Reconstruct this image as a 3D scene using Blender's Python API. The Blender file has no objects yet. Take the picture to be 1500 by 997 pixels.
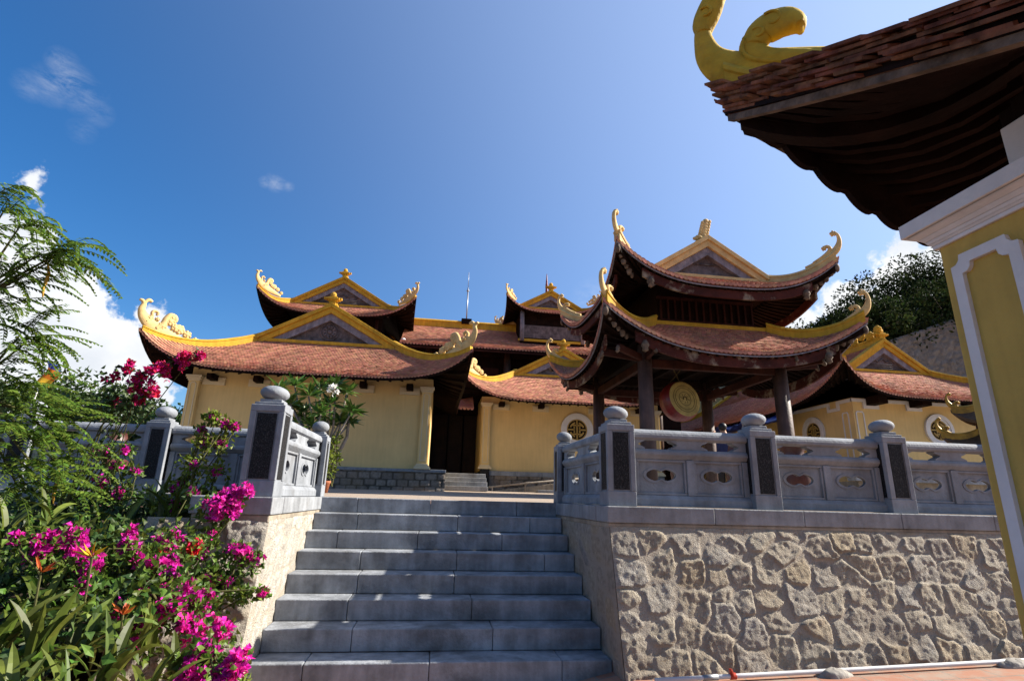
import bpy, math, random
import numpy as np
from mathutils import Vector, Matrix
random.seed(7); RNG = np.random.default_rng(11)
scene = bpy.context.scene
COL = scene.collection
R = math.radians

# ------------------------------------------------------------------ camera
CAM_F, CAM_YAW, CAM_PITCH, CAM_ROLL = 790.0, .13467, .28429, .0273
CAM_LOC = np.array([-.131, 0.0, 1.426])
_f = np.array([math.sin(CAM_YAW)*math.cos(CAM_PITCH), math.cos(CAM_YAW)*math.cos(CAM_PITCH), math.sin(CAM_PITCH)])
_r = np.array([math.cos(CAM_YAW), -math.sin(CAM_YAW), 0.0]); _u = np.cross(_r, _f)
_r2 = _r*math.cos(CAM_ROLL)+_u*math.sin(CAM_ROLL); _u2 = -_r*math.sin(CAM_ROLL)+_u*math.cos(CAM_ROLL)
cam_data = bpy.data.cameras.new('camera'); cam = bpy.data.objects.new('camera', cam_data); COL.objects.link(cam)
cam_data.sensor_fit = 'HORIZONTAL'; cam_data.sensor_width = 36.0; cam_data.lens = 36.0*CAM_F/1500.0
cam_data.clip_start = .05; cam_data.clip_end = 5000
cam.matrix_world = Matrix(((_r2[0], _u2[0], -_f[0], CAM_LOC[0]), (_r2[1], _u2[1], -_f[1], CAM_LOC[1]), (_r2[2], _u2[2], -_f[2], CAM_LOC[2]), (0, 0, 0, 1)))
scene.camera = cam

def survey(px, py, y=None, x=None, z=None):
    """world point of a surveyed photo point at a known distance"""
    d = _r2*(px-750)/CAM_F - _u2*(py-498.5)/CAM_F + _f
    if y is not None: t = (y-CAM_LOC[1])/d[1]
    elif x is not None: t = (x-CAM_LOC[0])/d[0]
    else: t = (z-CAM_LOC[2])/d[2]
    return CAM_LOC + t*d

# ------------------------------------------------------------------ sky, sun, exposure
SUN_DIR = Vector((.829, .010, .559)).normalized()      # towards the sun
SUN_EL = math.asin(SUN_DIR.z); SUN_AZ = math.atan2(SUN_DIR.x, SUN_DIR.y)
world = bpy.data.worlds.new('World'); scene.world = world; world.use_nodes = True
wn = world.node_tree.nodes; wl = world.node_tree.links
for n in list(wn): wn.remove(n)
wout = wn.new('ShaderNodeOutputWorld'); wbg = wn.new('ShaderNodeBackground'); wbg.inputs['Strength'].default_value = .055
sky = wn.new('ShaderNodeTexSky'); sky.sky_type = 'NISHITA'; sky.sun_disc = False
sky.sun_elevation = SUN_EL; sky.sun_rotation = SUN_AZ; sky.altitude = 100; sky.air_density = 1.0; sky.dust_density = 1.0; sky.ozone_density = 3.0
skyh = wn.new('ShaderNodeHueSaturation'); skyh.inputs['Saturation'].default_value = 1.34; skyh.inputs['Value'].default_value = 1.0; wl.new(sky.outputs[0], skyh.inputs['Color'])
sdot = wn.new('ShaderNodeVectorMath'); sdot.operation = 'DOT_PRODUCT'; wl.new(wn.new('ShaderNodeTexCoord').outputs['Generated'], sdot.inputs[0]); sdot.inputs[1].default_value = tuple(SUN_DIR)
def _m(op, a, b, cl=False):
    n = wn.new('ShaderNodeMath'); n.operation = op; n.use_clamp = cl
    for i, v in enumerate((a, b)):
        if isinstance(v, (int, float)): n.inputs[i].default_value = v
        else: wl.new(v, n.inputs[i])
    return n.outputs[0]
glow = _m('MULTIPLY', _m('POWER', _m('MULTIPLY', _m('ADD', sdot.outputs['Value'], .42), .80, True), 2.2), .50)
skyg = wn.new('ShaderNodeMix'); skyg.data_type = 'RGBA'; wl.new(glow, skyg.inputs['Factor']); wl.new(skyh.outputs[0], skyg.inputs['A']); skyg.inputs['B'].default_value = (6.0, 6.9, 8.8, 1)
skym = wn.new('ShaderNodeMix'); skym.data_type = 'RGBA'; skym.blend_type = 'MULTIPLY'; skym.inputs['Factor'].default_value = 1; wl.new(skyg.outputs['Result'], skym.inputs['A']); skym.inputs['B'].default_value = (.98, 1.05, 1.16, 1)
wl.new(wbg.outputs[0], wout.inputs[0])
def wmath(op, a, b=None, c=None, clamp=False):
    n = wn.new('ShaderNodeMath'); n.operation = op; n.use_clamp = clamp
    for i, v in enumerate((a, b, c)):
        if v is None: continue
        if isinstance(v, (int, float)): n.inputs[i].default_value = v
        else: wl.new(v, n.inputs[i])
    return n.outputs[0]
tc = wn.new('ShaderNodeTexCoord'); DIRV = tc.outputs['Generated']
def sky_dir(px, py):
    d = _r2*(px-750)/CAM_F - _u2*(py-498.5)/CAM_F + _f
    return d/np.linalg.norm(d)
def lobe(px, py, rad, amp=1.0):
    d = sky_dir(px, py)
    n = wn.new('ShaderNodeVectorMath'); n.operation = 'DISTANCE'; wl.new(DIRV, n.inputs[0]); n.inputs[1].default_value = tuple(d)
    q = wmath('DIVIDE', n.outputs['Value'], rad/CAM_F)
    q = wmath('SUBTRACT', 1.0, q)
    return wmath('MULTIPLY', q, amp*rad/90.0)
def noise(scale, detail=8, rough=.6, vec=None, dist=0.0):
    n = wn.new('ShaderNodeTexNoise'); n.inputs['Scale'].default_value = scale; n.inputs['Detail'].default_value = detail
    n.inputs['Roughness'].default_value = rough; n.inputs['Distortion'].default_value = dist
    wl.new(vec or DIRV, n.inputs['Vector']); return n.outputs['Fac']
cum = None
for px, py, rad in ((45, 338, 34), (58, 302, 24), (20, 420, 62), (75, 445, 52), (118, 452, 40), (100, 520, 80), (222, 468, 26), (248, 505, 26), (190, 525, 48), (60, 560, 90), (205, 575, 50), (-80, 460, 120), (150, 560, 70),
                    (1335, 392, 26), (1290, 420, 26), (1235, 445, 42), (1180, 470, 40), (1420, 400, 50), (1340, 450, 70), (1100, 400, 12)):
    l = lobe(px, py, rad)
    cum = l if cum is None else wmath('SMOOTH_MAX', cum, l, .12)
big = noise(9, 9, .58, dist=.15)
fine = noise(38, 6, .6)
den = wmath('ADD', cum, wmath('MULTIPLY', wmath('SUBTRACT', big, .5), 1.5))
den = wmath('ADD', den, wmath('MULTIPLY', wmath('SUBTRACT', fine, .5), .7))
cumask = wn.new('ShaderNodeMapRange'); cumask.interpolation_type = 'SMOOTHSTEP'
cumask.inputs['From Min'].default_value = .02; cumask.inputs['From Max'].default_value = .20; wl.new(den, cumask.inputs['Value'])
wis = None
for px, py, rad, a in ((100, 120, 26, .7), (92, 92, 17, .55), (76, 126, 24, .5), (124, 142, 24, .5), (45, 126, 18, .4), (142, 165, 18, .3), (120, 192, 16, .25), (404, 267, 15, .75), (388, 267, 9, .6), (422, 273, 9, .5), (870, 440, 36, .5)):
    l = lobe(px, py, rad, a*90.0/rad)
    wis = l if wis is None else wmath('MAXIMUM', wis, l)
mp = wn.new('ShaderNodeMapping'); mp.inputs['Scale'].default_value = (1, 1.0, 2.4); mp.inputs['Rotation'].default_value = (.2, .5, .1); wl.new(DIRV, mp.inputs['Vector'])
wz = noise(21, 12, .72, mp.outputs[0], .25)
wden = wmath('MULTIPLY', wmath('MAXIMUM', wis, 0.0), wmath('MULTIPLY', wmath('SUBTRACT', wz, .38, clamp=True), 2.6), clamp=True)
wden = wmath('MULTIPLY', wden, .75)
shade = wn.new('ShaderNodeMapRange'); shade.inputs['From Min'].default_value = .3; shade.inputs['From Max'].default_value = .7
shade.inputs['To Min'].default_value = 0; shade.inputs['To Max'].default_value = 1; wl.new(noise(7, 5, .55), shade.inputs['Value'])
ccol = wn.new('ShaderNodeMix'); ccol.data_type = 'RGBA'; wl.new(shade.outputs[0], ccol.inputs['Factor'])
ccol.inputs['A'].default_value = (5.2, 5.6, 6.2, 1); ccol.inputs['B'].default_value = (8.0, 8.0, 8.0, 1)
mx = wn.new('ShaderNodeMix'); mx.data_type = 'RGBA'; wl.new(wden, mx.inputs['Factor']); wl.new(skym.outputs['Result'], mx.inputs['A']); mx.inputs['B'].default_value = (6.2, 6.4, 6.8, 1)
mx2 = wn.new('ShaderNodeMix'); mx2.data_type = 'RGBA'; wl.new(cumask.outputs[0], mx2.inputs['Factor']); wl.new(mx.outputs['Result'], mx2.inputs['A']); wl.new(ccol.outputs['Result'], mx2.inputs['B'])
wl.new(mx2.outputs['Result'], wbg.inputs['Color'])

sl = bpy.data.lights.new('sun', 'SUN'); sl.energy = 5.0; sl.angle = R(.53); sl.color = (1.0, .93, .82)
sun = bpy.data.objects.new('sun', sl); COL.objects.link(sun)
sun.rotation_euler = (-SUN_DIR).to_track_quat('-Z', 'Y').to_euler(); sun.location = (30, 0, 25)
scene.view_settings.view_transform = 'Standard'; scene.view_settings.look = 'None'; scene.view_settings.gamma = 1; scene.view_settings.use_curve_mapping = False
scene.view_settings.exposure = 1.40
try:
    scene.cycles.max_bounces = 6; scene.cycles.diffuse_bounces = 2; scene.cycles.transparent_max_bounces = 6
except Exception: pass

# ------------------------------------------------------------------ materials
def new_mat(name):
    m = bpy.data.materials.new(name); m.use_nodes = True
    nt = m.node_tree; b = nt.nodes['Principled BSDF']; return m, nt, b
def mat(name, col, rough=.8, var=.18, scale=2.5, bump=.25, bscale=25, spec=.3, metal=0, col2=None, streak=0, uvvar=0, transl=0, detail=6, stain=None, stain_amt=.0):
    tone = .74                                          # one factor darkens every base colour, set against the raised exposure
    col = tuple(c*tone for c in col); col2 = tuple(c*tone for c in col2) if col2 else None; stain = tuple(c*tone for c in stain) if stain else None
    m, nt, b = new_mat(name); N = nt.nodes; Lk = nt.links
    b.inputs['Roughness'].default_value = rough; b.inputs['Metallic'].default_value = metal
    b.inputs['Specular IOR Level'].default_value = spec
    t = N.new('ShaderNodeTexCoord'); vec = t.outputs['Object']
    nz = N.new('ShaderNodeTexNoise'); nz.inputs['Scale'].default_value = scale; nz.inputs['Detail'].default_value = detail; nz.inputs['Roughness'].default_value = .62; Lk.new(vec, nz.inputs['Vector'])
    c2 = col2 or tuple(max(0, c*(1-var*1.6)) for c in col)
    c1 = tuple(min(1, c*(1+var)) for c in col)
    rp = N.new('ShaderNodeValToRGB'); rp.color_ramp.elements[0].position = .32; rp.color_ramp.elements[1].position = .68
    rp.color_ramp.elements[0].color = (*c2, 1); rp.color_ramp.elements[1].color = (*c1, 1); Lk.new(nz.outputs['Fac'], rp.inputs['Fac'])
    out = rp.outputs['Color']
    if uvvar:
        uv = N.new('ShaderNodeUVMap'); sp = N.new('ShaderNodeSeparateXYZ'); Lk.new(uv.outputs[0], sp.inputs[0])
        mr = N.new('ShaderNodeMapRange'); mr.inputs['To Min'].default_value = 1-uvvar; mr.inputs['To Max'].default_value = 1+uvvar*.8; Lk.new(sp.outputs['X'], mr.inputs['Value'])
        hs = N.new('ShaderNodeHueSaturation'); Lk.new(out, hs.inputs['Color']); Lk.new(mr.outputs[0], hs.inputs['Value'])
        mh = N.new('ShaderNodeMapRange'); mh.inputs['To Min'].default_value = .5-uvvar*.06; mh.inputs['To Max'].default_value = .5+uvvar*.06; Lk.new(sp.outputs['Y'], mh.inputs['Value']); Lk.new(mh.outputs[0], hs.inputs['Hue'])
        out = hs.outputs['Color']
    if streak:
        mpn = N.new('ShaderNodeMapping'); mpn.inputs['Scale'].default_value = (9, 9, .9); Lk.new(vec, mpn.inputs['Vector'])
        n2 = N.new('ShaderNodeTexNoise'); n2.inputs['Scale'].default_value = 1.6; n2.inputs['Detail'].default_value = 5; Lk.new(mpn.outputs[0], n2.inputs['Vector'])
        m2 = N.new('ShaderNodeMapRange'); m2.inputs['From Min'].default_value = .35; m2.inputs['From Max'].default_value = .72; m2.inputs['To Min'].default_value = 1; m2.inputs['To Max'].default_value = 1-streak; Lk.new(n2.outputs['Fac'], m2.inputs['Value'])
        mm = N.new('ShaderNodeMix'); mm.data_type = 'RGBA'; mm.blend_type = 'MULTIPLY'; mm.inputs['Factor'].default_value = 1
        Lk.new(out, mm.inputs['A']); Lk.new(m2.outputs[0], mm.inputs['B']); out = mm.outputs['Result']
    if stain:
        n3 = N.new('ShaderNodeTexNoise'); n3.inputs['Scale'].default_value = scale*.6; n3.inputs['Detail'].default_value = 9; n3.inputs['Roughness'].default_value = .7; Lk.new(vec, n3.inputs['Vector'])
        m3 = N.new('ShaderNodeMapRange'); m3.inputs['From Min'].default_value = .52; m3.inputs['From Max'].default_value = .7; m3.inputs['To Max'].default_value = stain_amt; Lk.new(n3.outputs['Fac'], m3.inputs['Value'])
        mm = N.new('ShaderNodeMix'); mm.data_type = 'RGBA'; Lk.new(m3.outputs[0], mm.inputs['Factor']); Lk.new(out, mm.inputs['A']); mm.inputs['B'].default_value = (*stain, 1); out = mm.outputs['Result']
    Lk.new(out, b.inputs['Base Color'])
    if bump:
        nb = N.new('ShaderNodeTexNoise'); nb.inputs['Scale'].default_value = bscale; nb.inputs['Detail'].default_value = 5; Lk.new(vec, nb.inputs['Vector'])
        bp = N.new('ShaderNodeBump'); bp.inputs['Strength'].default_value = bump; bp.inputs['Distance'].default_value = .02; Lk.new(nb.outputs['Fac'], bp.inputs['Height']); Lk.new(bp.outputs[0], b.inputs['Normal'])
    if transl:
        tr = N.new('ShaderNodeBsdfTranslucent'); Lk.new(out, tr.inputs['Color']); ms = N.new('ShaderNodeMixShader'); ms.inputs[0].default_value = transl
        Lk.new(b.outputs[0], ms.inputs[1]); Lk.new(tr.outputs[0], ms.inputs[2]); o = N['Material Output']; Lk.new(ms.outputs[0], o.inputs['Surface'])
    return m
MT = {}
MT['yellow'] = mat('yellow_plaster', (.90, .64, .275), .9, .07, .8, .15, 60, .15, streak=.09, stain=(.58, .38, .16), stain_amt=.45)
MT['gateyellow'] = mat('gate_plaster', (.74, .50, .125), .85, .08, 1.8, .3, 45, .2, streak=.14, stain=(.48, .30, .08), stain_amt=.5)
MT['cream'] = mat('cream_trim', (.80, .66, .42), .85, .06, 4, .15, 40, .2)
MT['white'] = mat('white_trim', (.88, .86, .84), .8, .06, 5, .2, 40, .2, streak=.06)
MT['gold'] = mat('golden_ridge_paint', (.72, .41, .035), .8, .14, 3, .25, 30, .2, streak=.24, stain=(.40, .24, .06), stain_amt=.6)
MT['goldcream'] = mat('cream_gold_ornament', (.76, .53, .22), .8, .14, 6, .25, 30, .3)
MT['gategold'] = mat('gate_ornament_paint', (.62, .41, .035), .75, .16, 5, .4, 26, .2, stain=(.36, .22, .04), stain_amt=.6)
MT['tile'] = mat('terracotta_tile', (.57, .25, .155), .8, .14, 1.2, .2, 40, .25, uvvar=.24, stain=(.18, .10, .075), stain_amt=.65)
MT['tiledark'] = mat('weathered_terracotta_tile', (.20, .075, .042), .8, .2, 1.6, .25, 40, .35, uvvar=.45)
MT['eavetile'] = mat('eave_tile_stack', (.23, .088, .045), .85, .4, 9, .5, 30, .15, uvvar=.22)
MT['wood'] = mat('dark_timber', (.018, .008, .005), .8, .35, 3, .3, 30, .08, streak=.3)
MT['redwood'] = mat('red_stained_timber', (.060, .018, .011), .75, .3, 4, .3, 30, .12, streak=.3)
MT['column'] = mat('brown_timber_column', (.115, .06, .042), .6, .3, 3, .25, 30, .35, streak=.45)
MT['peel'] = mat('peeling_painted_board', (.075, .017, .011), .8, .3, 3.2, .3, 25, .15, stain=(.46, .38, .27), stain_amt=1.0)
MT['carved'] = mat('pale_carved_wood', (.17, .12, .085), .8, .4, 9, .5, 25, .2)
MT['greywood'] = mat('grey_timber', (.30, .275, .30), .85, .25, 5, .3, 30, .2, streak=.3)
MT['panelwood'] = mat('gable_panel_timber', (.18, .145, .14), .85, .35, 6, .5, 22, .2, streak=.2)
MT['stone'] = mat('blue_grey_stone', (.31, .33, .36), .8, .2, 3, .25, 45, .25, streak=.2, stain=(.17, .16, .15), stain_amt=.5)
MT['stone2'] = mat('step_stone', (.345, .365, .395), .8, .28, 3.2, .35, 45, .25, streak=.30, stain=(.11, .105, .10), stain_amt=.7)
MT['coping'] = mat('coping_stone', (.35, .365, .385), .85, .2, 3, .3, 40, .2, streak=.25, stain=(.2, .17, .14), stain_amt=.6)
MT['black'] = None
MT['mortar'] = mat('cement_render', (.42, .36, .28), .9, .2, 3, .5, 30, .15, streak=.3, stain=(.22, .17, .12), stain_amt=.6)
MT['dark'] = mat('dark_interior', (.012, .008, .006), .9, .2, 3, 0)  # near-black colour stands in for shade inside window openings and the doorway
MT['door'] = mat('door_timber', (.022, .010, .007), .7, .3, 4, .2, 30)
MT['bronze'] = mat('ochre_grille', (.50, .33, .08), .6, .2, 8, .2, 30, .4)
MT['metal'] = mat('grey_metal', (.35, .36, .38), .45, .1, 5, 0, metal=.7)
MT['pvc'] = mat('white_pvc', (.75, .74, .74), .45, .06, 5, .05, 30, .4)
MT['redpvc'] = mat('red_fitting', (.55, .06, .03), .5, .1, 5, .05, 30)
MT['concrete'] = mat('cement_lump', (.40, .37, .33), .95, .25, 8, .7, 18, .1)
MT['tarp'] = mat('blue_tarpaulin', (.03, .06, .30), .5, .3, 6, .3, 8, .4)
MT['terra'] = mat('terracotta_pot', (.45, .15, .07), .8, .15, 6, .2, 30)
MT['glaze'] = mat('brown_glaze', (.10, .028, .02), .5, .25, 6, .1, 20, .5)
MT['drumskin'] = mat('drum_skin', (.46, .34, .11), .7, .2, 5, .15, 30, .2)
MT['drumred'] = mat('red_lacquer', (.20, .014, .010), .4, .2, 5, .1, 20, .5)
MT['ink'] = mat('dark_drum_line', (.10, .07, .02), .7, .2, 5, 0)
MT['bark'] = mat('bark', (.14, .105, .075), .9, .3, 8, .6, 20, .15)
MT['palebark'] = mat('pale_bark', (.33, .28, .23), .9, .25, 8, .4, 20, .15)
MT['twig'] = mat('green_twig', (.10, .10, .035), .8, .3, 8, .3, 20, .15)
MT['soil'] = mat('dark_soil', (.05, .038, .026), .95, .4, 5, .8, 20, .1)
MT['leaf'] = mat('bougainvillea_leaf', (.12, .20, .025), .5, .2, 4, 0, uvvar=.55, transl=.35)
MT['leafdark'] = mat('deep_green_leaf', (.045, .085, .016), .5, .25, 4, 0, uvvar=.55, transl=.25)
MT['leafhill'] = mat('hill_tree_leaf', (.036, .055, .015), .85, .3, .5, 0, spec=.06, uvvar=.6, transl=.2)
MT['leaftree'] = mat('garden_tree_leaf', (.065, .115, .02), .5, .25, .8, 0, uvvar=.55, transl=.3)
MT['strap'] = mat('strap_leaf', (.125, .165, .024), .5, .3, 5, 0, uvvar=.5, transl=.3)
MT['feather'] = mat('feathery_leaflet', (.17, .27, .04), .6, .2, 5, 0, spec=.15, uvvar=.5, transl=.55)
MT['plum'] = mat('plumeria_leaf', (.10, .19, .03), .4, .2, 5, 0, uvvar=.5, transl=.25)
MT['lime'] = mat('yellow_green_leaf', (.20, .26, .025), .5, .2, 5, 0, uvvar=.45, transl=.35)
MT['bract'] = mat('magenta_bract', (.95, .03, .50), .6, .2, 6, 0, uvvar=.5, transl=.4)
MT['bractred'] = mat('crimson_bract', (.75, .015, .16), .6, .2, 6, 0, uvvar=.5, transl=.4)
MT['bractrred'] = mat('red_bract', (.9, .02, .045), .6, .2, 6, 0, uvvar=.4, transl=.4)
MT['whiteflower'] = mat('white_petal', (1.1, 1.08, 1.02), .6, .05, 6, 0, uvvar=.1, transl=.3)
MT['yflower'] = mat('yellow_petal', (.75, .42, .02), .5, .15, 6, 0, uvvar=.3, transl=.3)
MT['oflower'] = mat('orange_petal', (.65, .13, .03), .5, .15, 6, 0, uvvar=.3, transl=.3)
MT['pod'] = mat('yellow_pod', (.62, .36, .05), .6, .25, 12, .1)
MT['skin'] = mat('skin', (.42, .22, .13), .55, .06, 6, 0)
MT['hair'] = mat('black_hair', (.012, .010, .010), .5, .2, 20, .2)
MT['navy'] = mat('navy_cloth', (.025, .03, .09), .8, .2, 12, .2)
MT['gilt'] = mat('gilded_bronze', (.50, .28, .03), .45, .25, 9, .3, 30, .5, metal=.4)
MT['bronzedark'] = mat('dark_bronze', (.11, .055, .02), .5, .3, 9, .3, 30, .4)
MT['flagorange'] = mat('flag_cloth', (.75, .22, .02), .8, .15, 3, .1, transl=.3)
MT['flagblue'] = mat('flag_blue', (.05, .07, .40), .8, .15, 3, .1, transl=.3)
MT['flagyellow'] = mat('flag_yellow', (.8, .5, .04), .8, .15, 3, .1, transl=.3)

def plaque_mat():
    m, nt, b = new_mat('black_engraved_granite'); N = nt.nodes; Lk = nt.links
    b.inputs['Roughness'].default_value = .6; b.inputs['Specular IOR Level'].default_value = .15
    t = N.new('ShaderNodeTexCoord'); mpn = N.new('ShaderNodeMapping'); mpn.inputs['Scale'].default_value = (120, 120, 70); Lk.new(t.outputs['Object'], mpn.inputs['Vector'])
    v = N.new('ShaderNodeTexNoise'); v.inputs['Scale'].default_value = 1; v.inputs['Detail'].default_value = 4; v.inputs['Roughness'].default_value = .75; Lk.new(mpn.outputs[0], v.inputs['Vector'])
    rp = N.new('ShaderNodeValToRGB'); rp.color_ramp.elements[0].position = .50; rp.color_ramp.elements[1].position = .68
    rp.color_ramp.elements[0].color = (.007, .007, .008, 1); rp.color_ramp.elements[1].color = (.065, .065, .065, 1); Lk.new(v.outputs['Fac'], rp.inputs['Fac']); Lk.new(rp.outputs[0], b.inputs['Base Color'])
    bp = N.new('ShaderNodeBump'); bp.inputs['Strength'].default_value = .5; bp.inputs['Distance'].default_value = .01; Lk.new(v.outputs['Fac'], bp.inputs['Height']); Lk.new(bp.outputs[0], b.inputs['Normal'])
    return m
MT['black'] = plaque_mat()

def rubble_mat(name, cols, mortar):
    m, nt, b = new_mat(name); N = nt.nodes; Lk = nt.links
    b.inputs['Roughness'].default_value = .9; b.inputs['Specular IOR Level'].default_value = .15
    at = N.new('ShaderNodeAttribute'); at.attribute_name = 'stone'; sp = N.new('ShaderNodeSeparateColor'); Lk.new(at.outputs['Color'], sp.inputs[0])
    rp = N.new('ShaderNodeValToRGB'); cr = rp.color_ramp
    while len(cr.elements) < len(cols): cr.elements.new(.5)
    for i, c in enumerate(cols): cr.elements[i].position = i/(len(cols)-1); cr.elements[i].color = (*c, 1)
    Lk.new(sp.outputs['Red'], rp.inputs['Fac'])
    t = N.new('ShaderNodeTexCoord')
    nz = N.new('ShaderNodeTexNoise'); nz.inputs['Scale'].default_value = 14; nz.inputs['Detail'].default_value = 9; nz.inputs['Roughness'].default_value = .7; Lk.new(t.outputs['Object'], nz.inputs['Vector'])
    mr = N.new('ShaderNodeMapRange'); mr.inputs['From Min'].default_value = .3; mr.inputs['From Max'].default_value = .7; mr.inputs['To Min'].default_value = .6; mr.inputs['To Max'].default_value = 1.3; Lk.new(nz.outputs['Fac'], mr.inputs['Value'])
    mm = N.new('ShaderNodeMix'); mm.data_type = 'RGBA'; mm.blend_type = 'MULTIPLY'; mm.inputs['Factor'].default_value = 1; Lk.new(rp.outputs[0], mm.inputs['A']); Lk.new(mr.outputs[0], mm.inputs['B'])
    m2 = N.new('ShaderNodeMix'); m2.data_type = 'RGBA'; Lk.new(sp.outputs['Green'], m2.inputs['Factor']); m2.inputs['A'].default_value = (*mortar, 1); Lk.new(mm.outputs['Result'], m2.inputs['B'])
    n3 = N.new('ShaderNodeTexNoise'); n3.inputs['Scale'].default_value = 1.3; n3.inputs['Detail'].default_value = 8; n3.inputs['Roughness'].default_value = .65; Lk.new(t.outputs['Object'], n3.inputs['Vector'])
    m3 = N.new('ShaderNodeMapRange'); m3.inputs['From Min'].default_value = .5; m3.inputs['From Max'].default_value = .72; m3.inputs['To Max'].default_value = .45; Lk.new(n3.outputs['Fac'], m3.inputs['Value'])
    m4 = N.new('ShaderNodeMix'); m4.data_type = 'RGBA'; Lk.new(m3.outputs[0], m4.inputs['Factor']); Lk.new(m2.outputs['Result'], m4.inputs['A']); m4.inputs['B'].default_value = (.24, .165, .09, 1)
    Lk.new(m4.outputs['Result'], b.inputs['Base Color'])
    nb = N.new('ShaderNodeTexNoise'); nb.inputs['Scale'].default_value = 70; nb.inputs['Detail'].default_value = 8; nb.inputs['Roughness'].default_value = .65; Lk.new(t.outputs['Object'], nb.inputs['Vector'])
    bp = N.new('ShaderNodeBump'); bp.inputs['Strength'].default_value = 1.0; bp.inputs['Distance'].default_value = .03; Lk.new(nb.outputs['Fac'], bp.inputs['Height']); Lk.new(bp.outputs[0], b.inputs['Normal'])
    return m
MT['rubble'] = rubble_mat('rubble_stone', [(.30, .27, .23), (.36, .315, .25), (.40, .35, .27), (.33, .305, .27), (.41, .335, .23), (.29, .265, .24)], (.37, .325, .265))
MT['rubblelit'] = rubble_mat('flank_stone_lit', [(.40, .37, .32), (.46, .425, .37), (.49, .455, .40)], (.41, .36, .29))  # paler copy of rubble; sunlight put into the colour of the sun-facing flank
MT['plinthstone'] = rubble_mat('plinth_stone', [(.20, .165, .135), (.26, .215, .175), (.30, .25, .20)], (.085, .07, .055))
MT['hillstone'] = rubble_mat('hillside_stone', [(.14, .128, .118), (.17, .155, .14), (.20, .18, .16)], (.165, .15, .135))

def paver_mat(name, cols, mortar, scale):
    m, nt, b = new_mat(name); N = nt.nodes; Lk = nt.links
    b.inputs['Roughness'].default_value = .85; b.inputs['Specular IOR Level'].default_value = .2
    t = N.new('ShaderNodeTexCoord'); br = N.new('ShaderNodeTexBrick'); Lk.new(t.outputs['Object'], br.inputs['Vector'])
    br.inputs['Color1'].default_value = (*cols[0], 1); br.inputs['Color2'].default_value = (*cols[1], 1); br.inputs['Mortar'].default_value = (*mortar, 1)
    br.inputs['Scale'].default_value = scale; br.inputs['Mortar Size'].default_value = .02; br.inputs['Brick Width'].default_value = .8; br.inputs['Row Height'].default_value = .4
    nz = N.new('ShaderNodeTexNoise'); nz.inputs['Scale'].default_value = 5; nz.inputs['Detail'].default_value = 8; nz.inputs['Roughness'].default_value = .7; Lk.new(t.outputs['Object'], nz.inputs['Vector'])
    m3 = N.new('ShaderNodeMapRange'); m3.inputs['From Min'].default_value = .45; m3.inputs['From Max'].default_value = .65; m3.inputs['To Max'].default_value = .75; Lk.new(nz.outputs['Fac'], m3.inputs['Value'])
    m4 = N.new('ShaderNodeMix'); m4.data_type = 'RGBA'; Lk.new(m3.outputs[0], m4.inputs['Factor']); Lk.new(br.outputs['Color'], m4.inputs['A']); m4.inputs['B'].default_value = (.27, .235, .19, 1)
    Lk.new(m4.outputs['Result'], b.inputs['Base Color'])
    bp = N.new('ShaderNodeBump'); bp.inputs['Strength'].default_value = .6; bp.inputs['Distance'].default_value = .015; bp.invert = True; Lk.new(br.outputs['Fac'], bp.inputs['Height']); Lk.new(bp.outputs[0], b.inputs['Normal'])
    return m
MT['paver'] = paver_mat('brick_paving', [(.28, .12, .075), (.33, .17, .11)], (.19, .15, .12), 2.2)
MT['court'] = paver_mat('courtyard_paving', [(.31, .24, .18), (.35, .27, .21)], (.23, .19, .155), 2.5)
MT['hill'] = mat('hill_earth', (.05, .05, .025), .95, .4, .3, .5, 3, .1)

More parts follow.
